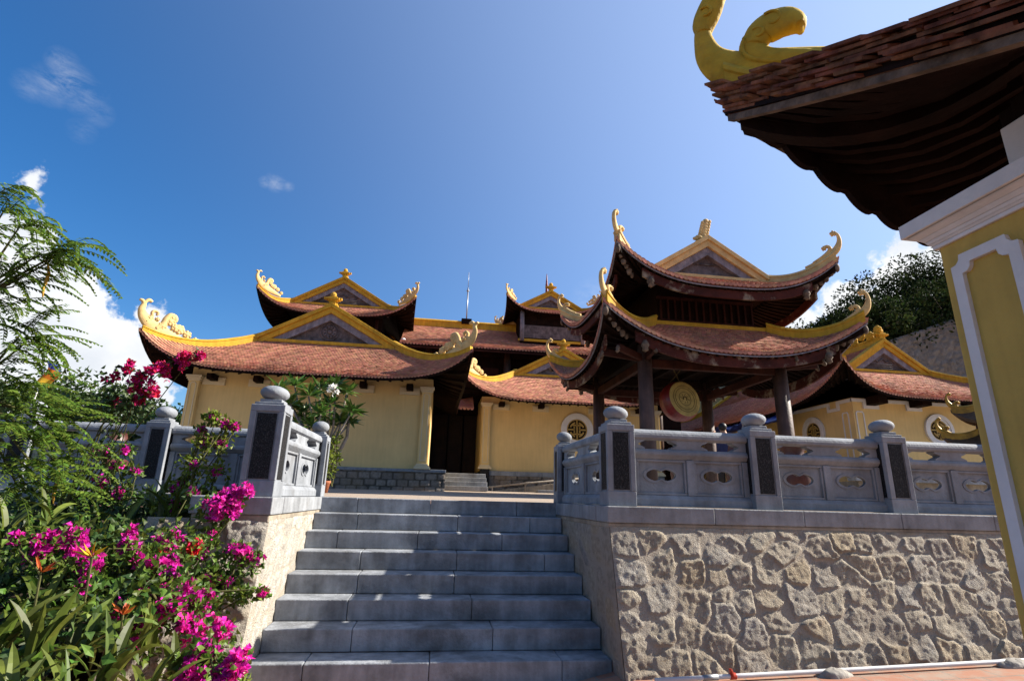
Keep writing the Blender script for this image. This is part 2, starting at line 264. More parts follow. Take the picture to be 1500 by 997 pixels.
# ------------------------------------------------------------------ mesh building
ORIG = {}
class MB:
    def __init__(s): s.v = []; s.f = []; s.n = 0; s.uv = []; s.hasuv = False
    def add(s, verts, faces, uv=None):
        verts = np.asarray(verts, float).reshape(-1, 3)
        o = s.n; s.v.append(verts); s.n += len(verts)
        for i, f in enumerate(faces):
            s.f.append([int(a)+o for a in f])
        if uv is not None: s.hasuv = True; s.uv.extend([tuple(u) for u in uv])
        else: s.uv.extend([(.5, .5)]*len(faces))
    def box(s, x0, x1, y0, y1, z0, z1):
        s.add([(x0, y0, z0), (x1, y0, z0), (x1, y1, z0), (x0, y1, z0), (x0, y0, z1), (x1, y0, z1), (x1, y1, z1), (x0, y1, z1)],
              [(0, 3, 2, 1), (4, 5, 6, 7), (0, 1, 5, 4), (1, 2, 6, 5), (2, 3, 7, 6), (3, 0, 4, 7)])
    def bar(s, a, b, w, h, up=(0, 0, 1)):
        a = np.array(a, float); b = np.array(b, float); d = b-a; d /= np.linalg.norm(d); up = np.array(up, float)
        l = np.cross(d, up); l /= max(1e-9, np.linalg.norm(l)); u = np.cross(l, d)
        vs = [p+l*sx*w/2+u*su*h/2 for p in (a, b) for sx, su in ((-1, -1), (1, -1), (1, 1), (-1, 1))]
        s.add(vs, [(0, 1, 2, 3), (7, 6, 5, 4), (0, 4, 5, 1), (1, 5, 6, 2), (2, 6, 7, 3), (3, 7, 4, 0)])
    def prism(s, poly, origin, ax, ay, depth):
        """convex-ish polygon in plane (ax, ay), extruded by vector depth"""
        o = np.array(origin, float); ax = np.array(ax, float); ay = np.array(ay, float); d = np.array(depth, float)
        P = [o+ax*p[0]+ay*p[1] for p in poly]; n = len(P)
        s.add(P+[p+d for p in P], [tuple(range(n))[::-1], tuple(range(n, 2*n))]+[(i, (i+1) % n, n+(i+1) % n, n+i) for i in range(n)])
    def sweep(s, path, ra, rb=None, lat=None, n=8, cap=True, round_end=False):
        P = np.array(path, float); m = len(P)
        ra = np.broadcast_to(np.array(ra, float), (m,)); rb = ra if rb is None else np.broadcast_to(np.array(rb, float), (m,))
        T = np.gradient(P, axis=0); T /= np.maximum(1e-9, np.linalg.norm(T, axis=1))[:, None]
        vs = []; prev = None
        for i in range(m):
            if lat is not None: l = np.array(lat, float)
            else:
                l = np.cross(T[i], (0, 0, 1)) if prev is None else prev-T[i]*np.dot(prev, T[i])
                if np.linalg.norm(l) < 1e-4: l = np.cross(T[i], (1, 0, 0))
            l = l/np.linalg.norm(l); prev = l
            u = np.cross(l, T[i]); u /= max(1e-9, np.linalg.norm(u))
            for k in range(n):
                a = 2*math.pi*k/n; vs.append(P[i]+l*math.cos(a)*ra[i]+u*math.sin(a)*rb[i])
        fs = [(i*n+k, i*n+(k+1) % n, (i+1)*n+(k+1) % n, (i+1)*n+k) for i in range(m-1) for k in range(n)]
        if cap: fs += [tuple(range(n))[::-1], tuple(range((m-1)*n, m*n))]
        s.add(vs, fs)
    def profile(s, path, prof, closed_prof=True, latfix=None, scale=None):
        """sweep a (lateral, up) outline along a path, up stays vertical"""
        P = np.array(path, float); m = len(P); T = np.gradient(P, axis=0); n = len(prof); vs = []
        for i in range(m):
            t = T[i].copy(); t[2] = 0; t /= max(1e-9, np.linalg.norm(t)); l = np.array([t[1], -t[0], 0]) if latfix is None else np.array(latfix, float)
            k_ = 1 if scale is None else scale[i]
            for a, b in prof: vs.append(P[i]+l*a*(.4+.6*k_)+np.array([0, 0, b*k_ if b > 0 else b]))
        fs = [(i*n+k, i*n+(k+1) % n, (i+1)*n+(k+1) % n, (i+1)*n+k) for i in range(m-1) for k in range(n)]
        fs += [tuple(range(n))[::-1], tuple(range((m-1)*n, m*n))]
        s.add(vs, fs)
    def lathe(s, prof, c, n=16, axis=2, scale=(1, 1)):
        vs = []
        for r, z in prof:
            for k in range(n):
                a = 2*math.pi*k/n; x, y = r*math.cos(a)*scale[0], r*math.sin(a)*scale[1]
                vs.append((c[0]+x, c[1]+y, c[2]+z) if axis == 2 else ((c[0]+x, c[1]+z, c[2]+y) if axis == 1 else (c[0]+z, c[1]+x, c[2]+y)))
        m = len(prof); fs = [(i*n+k, i*n+(k+1) % n, (i+1)*n+(k+1) % n, (i+1)*n+k) for i in range(m-1) for k in range(n)]
        fs += [tuple(range(n))[::-1], tuple(range((m-1)*n, m*n))]
        s.add(vs, fs)
    def ball(s, c, r, n=10, rot=None):
        rx, ry, rz = (r, r, r) if np.isscalar(r) else r
        vs = []; m = n//2+1
        for i in range(m):
            ph = math.pi*(i+.02)/(m-1+.04)
            for k in range(n):
                a = 2*math.pi*k/n; p = np.array((rx*math.sin(ph)*math.cos(a), ry*math.sin(ph)*math.sin(a), rz*math.cos(ph)))
                if rot is not None: p = rot @ p
                vs.append(p+np.array(c, float))
        fs = [(i*n+k, (i+1)*n+k, (i+1)*n+(k+1) % n, i*n+(k+1) % n) for i in range(m-1) for k in range(n)]
        fs += [tuple(range(n)), tuple(range((m-1)*n, m*n))[::-1]]
        s.add(vs, fs)
    def grid(s, V, nu, nv):
        s.add(V, [(j*nu+i, j*nu+i+1, (j+1)*nu+i+1, (j+1)*nu+i) for j in range(nv-1) for i in range(nu-1)])
    def build(s, name, m, parent=None, origin=None, smooth=False, bevel=0, seg=2):
        if parent is not None: og = np.array(ORIG[parent.name])
        else: og = np.array(origin if origin is not None else (0, 0, 0), float)
        me = bpy.data.meshes.new(name); V = (np.concatenate(s.v) if s.v else np.zeros((0, 3)))-og
        me.from_pydata(V.tolist(), [], s.f)
        if s.hasuv:
            ul = me.uv_layers.new(name='UVMap'); cnt = [len(f) for f in s.f]; arr = np.repeat(np.array(s.uv, float), cnt, axis=0)
            ul.data.foreach_set('uv', arr.ravel())
        me.materials.append(MT[m] if isinstance(m, str) else m)
        if smooth: me.polygons.foreach_set('use_smooth', [True]*len(me.polygons))
        me.update(); me.validate()
        o = bpy.data.objects.new(name, me); COL.objects.link(o)
        if parent is not None: o.parent = parent
        else: o.location = og
        ORIG[o.name] = tuple(og)
        if bevel:
            b = o.modifiers.new('bevel', 'BEVEL'); b.width = bevel; b.segments = seg; b.limit_method = 'ANGLE'
        return o
def tag(o, label, cat, group=None, kind=None):
    o['label'] = label; o['category'] = cat
    if group: o['group'] = group
    if kind: o['kind'] = kind
    return o
def thing(name, loc, label, cat, group=None):
    o = bpy.data.objects.new(name, None); o.empty_display_size = .2; COL.objects.link(o); o.location = loc; ORIG[o.name] = tuple(loc)
    return tag(o, label, cat, group)
def structure(o): o['kind'] = 'structure'; return o
def plate(outer, holes, depth):
    """outline with holes -> (verts, faces) in local x, y with thickness depth (0..depth in z)"""
    cu = bpy.data.curves.new('outline', 'CURVE'); cu.dimensions = '2D'; cu.fill_mode = 'BOTH'; cu.extrude = depth/2
    for poly in [outer]+list(holes):
        sp = cu.splines.new('POLY'); sp.points.add(len(poly)-1)
        for i, p in enumerate(poly): sp.points[i].co = (p[0], p[1], 0, 1)
        sp.use_cyclic_u = True
    ob = bpy.data.objects.new('outline', cu); me = bpy.data.meshes.new_from_object(ob)
    V = np.array([v.co[:] for v in me.vertices]); F = [tuple(p.vertices) for p in me.polygons]
    V[:, 2] += depth/2
    bpy.data.objects.remove(ob); bpy.data.curves.remove(cu); bpy.data.meshes.remove(me)
    return V, F
def place(V, o, ax, ay, az):
    o = np.array(o, float); return o+V[:, :1]*np.array(ax, float)+V[:, 1:2]*np.array(ay, float)+V[:, 2:3]*np.array(az, float)
def vnoise(x, y, seed=0):
    xi = np.floor(x).astype(int); yi = np.floor(y).astype(int); fx = x-xi; fy = y-yi
    fx = fx*fx*(3-2*fx); fy = fy*fy*(3-2*fy)
    def h(a, b):
        n = np.sin(a*127.1+b*311.7+seed*74.7)*43758.5453; return n-np.floor(n)
    return (h(xi, yi)*(1-fx)+h(xi+1, yi)*fx)*(1-fy)+(h(xi, yi+1)*(1-fx)+h(xi+1, yi+1)*fx)*fy
def fbm(x, y, seed=0, oct=4):
    t = 0; a = .5
    for i in range(oct): t = t+a*vnoise(x*2**i, y*2**i, seed+i*13); a *= .55
    return t
def rubble(name, o, U, V, nrm, Lu, Lv, m, size=(.24, .2), amp=.035, res=.014, seed=0, parent=None, courses=False, edge=.03, tilt=.5, ragged=0):
    """a wall face of real relief: irregular stones standing proud of the mortar"""
    nu = int(Lu/res)+1; nv = int(Lv/res)+1
    u, v = np.meshgrid(np.linspace(0, Lu, nu), np.linspace(0, Lv, nv))
    wob = .0 if courses else .09
    uu = u/size[0]+wob*4*(fbm(u*3, v*3, seed+5)-.5); vv = v/size[1]+wob*4*(fbm(u*3+9, v*3, seed+6)-.5)
    if courses: uu = uu+.5*(np.floor(vv) % 2)
    iu = np.floor(uu).astype(int); iv = np.floor(vv).astype(int)
    def h(a, b, k):
        n = np.sin(a*127.1+b*311.7+(seed+k)*74.7)*43758.5453; return n-np.floor(n)
    jit = .38 if not courses else .1
    f1 = np.full(u.shape, 9.); f2 = np.full(u.shape, 9.); id1 = np.zeros(u.shape); dx1 = np.zeros(u.shape); dy1 = np.zeros(u.shape); t1 = np.zeros(u.shape); t2 = np.zeros(u.shape)
    for a in (-1, 0, 1):
        for b in (-1, 0, 1):
            cu = iu+a; cv = iv+b
            px = cu+.5+jit*2*(h(cu, cv, 1)-.5); py = cv+.5+jit*2*(h(cu, cv, 2)-.5)
            dx = uu-px; dy = vv-py
            d = np.maximum(np.abs(dx), np.abs(dy))*.75+.25*np.hypot(dx, dy)
            c = d < f1
            f2 = np.where(c, f1, np.minimum(f2, d)); f1 = np.where(c, d, f1)
            id1 = np.where(c, h(cu, cv, 3), id1); dx1 = np.where(c, dx, dx1); dy1 = np.where(c, dy, dy1)
            t1 = np.where(c, h(cu, cv, 4)-.5, t1); t2 = np.where(c, h(cu, cv, 5)-.5, t2)
    e = f2-f1
    def chips(sz, sd):
        a_ = (u+.35*v+.05*fbm(u*5, v*5, sd))/sz; b_ = (v-.35*u+.05*fbm(u*5+7, v*5, sd+1))/(sz*.62); ia = np.floor(a_).astype(int); ib = np.floor(b_).astype(int); f = np.full(u.shape, 9.); out = np.zeros(u.shape)
        for p_ in (-1, 0, 1):
            for q_ in (-1, 0, 1):
                ca = ia+p_; cb = ib+q_; x_ = a_-ca-.5-.8*(h(ca, cb, sd)-.5); y_ = b_-cb-.5-.8*(h(ca, cb, sd+1)-.5); d_ = np.hypot(x_, y_); w_ = d_ < f
                f = np.where(w_, d_, f); out = np.where(w_, (h(ca, cb, sd+2)-.5)*x_*1.6+(h(ca, cb, sd+3)-.5)*y_*1.6+(h(ca, cb, sd+4)-.5)*.5, out)
        return out
    smear = np.clip((fbm(u*2.2+3, v*2.2, seed+50)-.36)*3.4, 0, 1)
    mask = np.clip((e-.03-.10*smear)/.10, 0, 1); mask = mask*mask*(3-2*mask)
    rid = 1-np.abs(2*fbm(u*6, v*6, seed+20)*1.05-1)
    height = amp*(mask*(.20+.30*id1)+tilt*mask*(t1*dx1+t2*dy1)*2.0)
    height += amp*(.26*chips(.13, 41)+.07*chips(.05, 61))*(.1+.9*mask)+amp*.22*(rid-.6)*(.3+mask*.7)+amp*.10*(1-np.abs(2*fbm((u+v*.6)*15, (v-u*.6)*7, seed+60)*1.05-1)-.6)*(.3+mask*.7)+amp*.65*(fbm(u*13+2*fbm(u*4, v*4, 3), v*13, seed+25)-.5)*(.3+.7*mask)+amp*.4*(fbm(u*34, v*34, seed+30, 3)-.5)*(.35+mask*.65)
    fr = np.minimum(np.minimum(u, Lu-u), np.minimum(v, Lv-v)); height *= np.clip(fr/edge, 0, 1)
    o = np.array(o, float); U = np.array(U, float); V = np.array(V, float); nrm = np.array(nrm, float)
    P = o+u[..., None]*U+v[..., None]*V+height[..., None]*nrm
    mb = MB(); mb.grid(P.reshape(-1, 3), nu, nv)
    # back closes the slab
    og = None if parent is not None else o
    ob = mb.build(name, m, parent, origin=og, smooth=True)
    ca = ob.data.color_attributes.new('stone', 'FLOAT_COLOR', 'POINT')
    arr = np.zeros((nu*nv, 4)); arr[:, 0] = id1.ravel(); arr[:, 1] = mask.ravel(); arr[:, 3] = 1
    ca.data.foreach_set('color', arr.ravel())
    return ob
# ------------------------------------------------------------------ ground, terrace, bed, hill
def gz(x): return min(max(0, x-1.0)/.5, 1)*.105+min(max(0, x-1.5), 8)*.031
mb = MB(); xs = [-900, -40, -14, 1.0, 1.5, 5, 9.5, 40, 900]; ys = [-900, -10, 0, 4.6, 8, 60, 900]
mb.grid([(x, y, gz(x)) for y in ys for x in xs], len(xs), len(ys))
structure(mb.build('ground', 'paver'))
def cz(y): return 1.383+max(0, y-7)*.0234
mb = MB()
for x0, x1, y0 in ((1.62, 45, 5.15), (-1.43, 1.62, 6.93), (-45, -1.43, 6.55)):
    yy = [y0, 7.0, 10, 20, 45] if y0 < 7 else [y0, 10, 20, 45]
    mb.grid([(x, y, cz(y)) for y in yy for x in (x0, x1)], 2, len(yy))
structure(mb.build('courtyard', 'court'))
def bedz(x, y): return .02+max(0, min(1, (y-1.6)/4.6))*1.12+.06*math.sin(x*3+y*2)
xs = np.linspace(-14, -2.0, 40); ys = np.linspace(.6, 6.42, 30)
mb = MB(); mb.grid([(x, y, bedz(x, y)) for y in ys for x in xs], 40, 30)
structure(mb.build('garden_bed', 'soil', smooth=True))
def hillz(x, y):
    zt = min(17, max(2.0, 11.2+.36*(x-26.7)))
    return (zt-.1+max(0, y-28.4)*.18) if y > 28.3 else 1.6
xs = np.linspace(9, 90, 60); ys = np.concatenate([[20, 28.2, 28.6], np.linspace(30, 110, 47)])
mb = MB(); mb.grid([(x, y, hillz(x, y)) for y in ys for x in xs], 60, 50)
structure(mb.build('hillside', 'hill', smooth=True))

# ------------------------------------------------------------------ staircase
st = thing('staircase', (0, 6.9, 0), 'broad flight of worn blue grey stone steps rising to the courtyard', 'staircase')
SR, STT = .173, .30
for k in range(8):
    zt = 1.386-SR*k; yn = 6.915-STT*k; mb = MB()
    cuts = [-1.425]; x = -1.425+random.uniform(.25, .8)
    while x < 1.3: cuts.append(x); x += random.uniform(.8, 1.2)
    cuts.append(1.425)
    for a, b in zip(cuts[:-1], cuts[1:]):
        dz = random.uniform(-.002, .002); mb.box(a+.002, b-.002, yn+random.uniform(-.003, .003), yn+.316, zt-SR+.003, zt+dz)
    mb.build('step', 'stone2', st, bevel=.009)
mb = MB(); mb.box(-1.42, 1.42, 6.92, 9.0, -.2, 1.2); mb.build('step_core', 'mortar', st)

# ------------------------------------------------------------------ retaining walls
rw = thing('retaining_wall', (1.43, 4.9, 0), 'rubble stone retaining wall right of the steps under the long balustrade', 'retaining wall')
Vb = np.array((0, .34, 1.24)); Vb /= np.linalg.norm(Vb); Nb = np.array((0, -1.24, .34))/np.linalg.norm((0, 1.24, .34))
Hs = 1.27/Vb[2]*1.0
rubble('rubble_face', (1.44, 4.50, -.06), (1, 0, 0), Vb, Nb, 8.0, Hs, 'rubble', size=(.255, .215), amp=.028, res=.0115, seed=3, parent=rw, tilt=.8)
rubble('rubble_side', (1.435, 4.50, -.06), (0, 1, 0), Vb, (-1, 0, 0), 2.6, Hs, 'rubble', size=(.3, .24), amp=.014, res=.02, seed=8, parent=rw)
def coping_run(parent, x0, x1, y0, y1, zt, along='x'):
    mb = MB(); p, q = (x0, x1) if along == 'x' else (y0, y1); c = p
    while c < q-.05:
        e = min(q, c+random.uniform(.75, 1.05)); e = q if q-e < .25 else e
        if along == 'x': mb.box(c+.002, e-.002, y0+random.uniform(-.003, .003), y1, zt-.14, zt)
        else: mb.box(x0, x1+random.uniform(-.003, .003), c+.002, e-.002, zt-.14, zt)
        c = e
    return mb.build('coping', 'coping', parent, bevel=.008)
coping_run(rw, 1.42, 9.4, 4.84, 5.2, 1.384)
coping_run(rw, 1.415, 1.72, 5.203, 7.12, 1.384, 'y')
mb = MB(); mb.box(1.43, 9.4, 4.852, 5.1, 1.195, 1.243); mb.box(1.428, 1.7, 5.103, 7.1, 1.195, 1.243); mb.build('mortar_ledge', 'mortar', rw, bevel=.01)
mb = MB(); mb.box(1.47, 9.4, 4.93, 5.6, -.1, 1.19); mb.build('wall_core', 'mortar', rw)  # unseen box added behind the rubble face to block light

lw = thing('retaining_wall', (-1.43, 4.9, 0), 'pale sunlit stone flank wall left of the steps with flowers against its end', 'retaining wall')
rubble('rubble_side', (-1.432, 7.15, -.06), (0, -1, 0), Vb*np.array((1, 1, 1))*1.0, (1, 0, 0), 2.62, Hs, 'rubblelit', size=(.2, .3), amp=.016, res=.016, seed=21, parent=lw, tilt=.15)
rubble('rubble_face', (-2.35, 4.52, -.06), (1, 0, 0), Vb, Nb, .92, Hs, 'rubble', size=(.34, .27), amp=.05, res=.0125, seed=31, parent=lw, tilt=.8)
coping_run(lw, -1.72, -1.415, 5.203, 7.12, 1.384, 'y')
mb = MB(); mb.box(-2.05, -1.415, 4.84, 5.2, 1.244, 1.384); mb.build('coping', 'coping', lw, bevel=.008)
mb = MB(); mb.box(-2.03, -1.43, 4.852, 5.1, 1.185, 1.243); mb.box(-1.7, -1.428, 5.103, 7.1, 1.195, 1.243); mb.build('mortar_ledge', 'mortar', lw, bevel=.01)
mb = MB(); mb.box(-2.3, -1.47, 4.95, 7.1, -.1, 1.19); mb.build('wall_core', 'mortar', lw)  # light-blocking box added inside the left flank, unseen
bw = thing('retaining_wall', (-6, 6.4, 0), 'low grey wall under the left balustrade behind the flower bed', 'retaining wall')
rubble('rubble_face', (-14, 6.40, .5), (1, 0, 0), (0, 0, 1), (0, -1, 0), 12.3, .74, 'rubble', size=(.3, .25), amp=.03, res=.03, seed=41, parent=bw)
coping_run(bw, -14, -1.72, 6.34, 6.7, 1.384)

# ------------------------------------------------------------------ balustrades
Z = np.array((0, 0, 1.0))
def post(parent, x, y, zb, w=.27, h=.80, plaques=((0, -1), (-1, 0), (1, 0))):
    mb = MB(); hw = w/2
    mb.box(x-hw+.012, x+hw-.012, y-hw+.012, y+hw-.012, zb, zb+h-.06)
    fr = .05
    for sx, sy in ((0, -1), (0, 1), (1, 0), (-1, 0)):
        N = np.array((sx, sy, 0.)); D = np.array((-sy, sx, 0.)); o = np.array((x, y, 0))+N*(hw-.012)
        for a0, a1, b0, b1 in ((-hw, hw, zb, zb+.13), (-hw, hw, zb+h-.12, zb+h-.06), (-hw, -hw+fr, zb+.13, zb+h-.12), (hw-fr, hw, zb+.13, zb+h-.12)):
            e = .0105 if sx else .012
            P = [o+D*a+Z*b+N*c for c in (0, e) for a, b in ((a0, b0), (a1, b0), (a1, b1), (a0, b1))]
            mb.add(P, [(3, 2, 1, 0), (4, 5, 6, 7), (0, 1, 5, 4), (1, 2, 6, 5), (2, 3, 7, 6), (3, 0, 4, 7)])
    zt = zb+h-.06
    mb.box(x-hw+.02, x+hw-.02, y-hw+.02, y+hw-.02, zt, zt+.025)
    mb.box(x-hw+.05, x+hw-.05, y-hw+.05, y+hw-.05, zt+.0255, zt+.055)
    p = mb.build('post', 'stone', parent, bevel=.006)
    mb = MB(); a = random.uniform(-.12, .12); c, s = math.cos(a), math.sin(a)
    mb.ball((x, y, zt+.118), (w*.44, w*.44, .070), 20, np.array(((c, 0, -s), (0, 1, 0), (s, 0, c))))
    mb.build('finial', 'stone', p, smooth=True)
    for sx, sy in plaques:
        N = np.array((sx, sy, 0.)); D = np.array((-sy, sx, 0.)); o = np.array((x, y, 0))+N*(hw-.0119)
        mb = MB(); a = hw-fr-.012
        P = [o+D*aa+Z*b+N*c for c in (0, .006) for aa, b in ((-a, zb+.145), (a, zb+.145), (a, zb+h-.135), (-a, zb+h-.135))]
        mb.add(P, [(3, 2, 1, 0), (4, 5, 6, 7), (0, 1, 5, 4), (1, 2, 6, 5), (2, 3, 7, 6), (3, 0, 4, 7)])
        mb.build('plaque', 'black', p)
    return p
def bat(A, B, cx, cy, n=40):
    P = []
    for i in range(n):
        t = 2*math.pi*i/n; ct, sn = math.cos(t), math.sin(t)
        r = (1-.42*math.exp(-(ct/.22)**2))*(1-.15*abs(ct)**6)
        P.append((cx+A*ct, cy+B*math.copysign(abs(sn)**.85, sn)*r))
    return P
def panel(parent, p0, p1, zb, hole=True):
    """balustrade panel with two pierced fields, pierced gap and rails between two posts"""
    p0 = np.array((*p0, zb)); p1 = np.array((*p1, zb)); L = np.linalg.norm(p1-p0); D = (p1-p0)/L; N = np.cross(D, Z)
    def loc(mb, V, F): mb.add(place(np.array(V, float), p0, D, Z, N), F)
    def lbox(mb, a0, a1, b0, b1, c0, c1):
        V = [(a, b, c) for c in (c0, c1) for a, b in ((a0, b0), (a1, b0), (a1, b1), (a0, b1))]
        loc(mb, V, [(3, 2, 1, 0), (4, 5, 6, 7), (0, 1, 5, 4), (1, 2, 6, 5), (2, 3, 7, 6), (3, 0, 4, 7)])
    def lprof(mb, prof, a0, a1):
        n = len(prof); V = [(a, b, c) for a in (a0, a1) for c, b in prof]
        loc(mb, V, [tuple(range(n))[::-1], tuple(range(n, 2*n))]+[(i, (i+1) % n, n+(i+1) % n, n+i) for i in range(n)])
    mb = MB()
    lprof(mb, [(-.075, .003), (.075, .003), (.075, .07), (.045, .105), (-.045, .105), (-.075, .07)], 0, L)
    for a0, a1 in ((0, .055), (L/2-.04, L/2+.04), (L-.055, L)):
        lbox(mb, a0+.001, a1-.001, .105, .435, -.05, .05)
    f = [(.055, L/2-.04), (L/2+.04, L-.055)]
    for a0, a1 in f:
        for q0, q1, r0, r1 in ((a0, a1, .106, .128), (a0, a1, .412, .434), (a0, a0+.022, .128, .412), (a1-.022, a1, .128, .412)):
            lbox(mb, q0, q1, r0, r1, -.036, .036)
    pn = mb.build('panel', 'stone', parent, bevel=.005)
    for a0, a1 in f:
        w = a1-a0; mb = MB(); A = min(.15, w*.30)
        V, F = plate([(a0+.0215, .1275), (a1-.0215, .1275), (a1-.0215, .4125), (a0+.0215, .4125)], [bat(A, .058, (a0+a1)/2, .29)], .036)
        V = V*np.array((1, 1, .7)); V[:, 2] -= .0126; loc(mb, V, F)
        V, F = plate(bat(A+.03, .08, (a0+a1)/2, .29), [bat(A, .058, (a0+a1)/2, .29)], .040)
        V[:, 2] -= .020; loc(mb, V, F)
        mb.build('pierced_field', 'stone', pn)
    mb = MB(); lprof(mb, [(-.03, .435), (.03, .435), (.055, .462), (.07, .48), (.07, .505), (.05, .53), (-.05, .53), (-.07, .505), (-.07, .48), (-.055, .462)], 0, L)
    mb.build('rail', 'stone', parent, bevel=.004)
    def lug(a0, a1, left, right):
        pts = []; m = 7; d = .05
        pts += [(a0, .531), (a1, .531)]
        if right: pts += [(a1-d*math.sin(math.pi*(i/m))+.02*math.sin(3*math.pi*i/m), .531+.088*i/m) for i in range(1, m)]
        pts += [(a1, .619), (a0, .619)]
        if left: pts += [(a0+d*math.sin(math.pi*(i/m))-.02*math.sin(3*math.pi*i/m), .619-.088*i/m) for i in range(1, m)]
        V, F = plate(pts, [], .09); V[:, 2] -= .045; mb = MB(); loc(mb, V, F); mb.build('baluster', 'stone', parent)
    lug(.002, .12*L, False, True); lug(.34*L, .66*L, True, True); lug(.88*L, L-.002, True, False)
    mb = MB(); pr = [(-.05, .62), (.05, .62), (.07, .635)]
    pr += [(.072*math.cos(a), .66+.06*math.sin(a)) for a in np.linspace(0, math.pi, 9)]+[(-.07, .635)]
    lprof(mb, pr, -.01, L+.01); mb.build('rail', 'stone', parent, bevel=.003)
ZB = 1.385
rb = thing('balustrade', (1.59, 5.05, ZB), 'carved grey stone balustrade right of the steps on the rubble wall', 'balustrade')
PX = [1.59, 3.03, 4.46, 5.9, 7.35]
for x in PX: post(rb, x, 5.05, ZB, .27, .80)
post(rb, 1.545, 7.0, ZB, .23, .77)
for a, b in zip(PX[:-1], PX[1:]): panel(rb, (a+.13, 5.06), (b-.13, 5.06), ZB)
panel(rb, (1.56, 6.885), (1.585, 5.18), ZB)
lb = thing('balustrade', (-1.59, 5.05, ZB), 'carved grey stone balustrade left of the steps behind the flowers', 'balustrade')
post(lb, -1.585, 5.06, ZB, .285, .83); post(lb, -1.545, 7.0, ZB, .23, .77)
panel(lb, (-1.58, 5.2), (-1.56, 6.885), ZB)
LX = [-3.13, -4.47, -5.85, -7.2]
for x in LX: post(lb, x, 6.52, ZB, .25, .80)
panel(lb, (-3.0, 6.53), (-1.66, 6.53), ZB)
for a, b in zip(LX[1:], LX[:-1]): panel(lb, (a+.12, 6.53), (b-.12, 6.53), ZB)

# pipe at the foot of the wall
pp = thing('water_pipe', (1.7, 4.40, .05), 'thin white pipe running along the foot of the rubble wall', 'pipe')
pz = lambda x: gz(x)+.035
mb = MB(); mb.sweep([(x, 4.40, pz(x)) for x in (1.62, 2.4, 3.3, 4.3, 5.1, 6.4, 8)], .017, n=12); mb.build('pipe', 'pvc', pp, smooth=True)
mb = MB(); mb.sweep([(2.0, 4.40, pz(2.0)), (2.12, 4.40, pz(2.12))], .022, n=12); mb.build('coupling', 'metal', pp, smooth=True)
mb = MB(); mb.sweep([(2.22, 4.40, pz(2.22)), (2.27, 4.40, pz(2.27))], .024, n=12); mb.bar((2.245, 4.39, pz(2.2)), (2.22, 4.385, pz(2.2)+.055), .03, .016); mb.build('valve', 'redpvc', pp, bevel=.004)
def lump(x, sx, label):
    mb = MB(); n = 18; V = []; 
    for i in range(10):
        ph = math.pi*.5*i/9
        for k in range(n):
            a = 2*math.pi*k/n; r = math.sin(ph); q = 1+.35*(vnoise(np.array(math.cos(a)*2+5*x), np.array(math.sin(a)*2+ph*3), 4)-.5)
            V.append((x+sx*r*math.cos(a)*q, 4.39+.07*r*math.sin(a)*q, gz(x)+.06*math.cos(ph)*q-.005))
    mb.add(V, [(i*n+k, i*n+(k+1) % n, (i+1)*n+(k+1) % n, (i+1)*n+k) for i in range(9) for k in range(n)]); tag(mb.build('cement_lump', 'concrete', origin=(x, 4.38, gz(x)), smooth=True), label, 'cement')
lump(3.1, .15, 'rough lump of cement over the middle of the white pipe')
lump(4.75, .17, 'rough lump of cement over the pipe beside the yellow pillar')
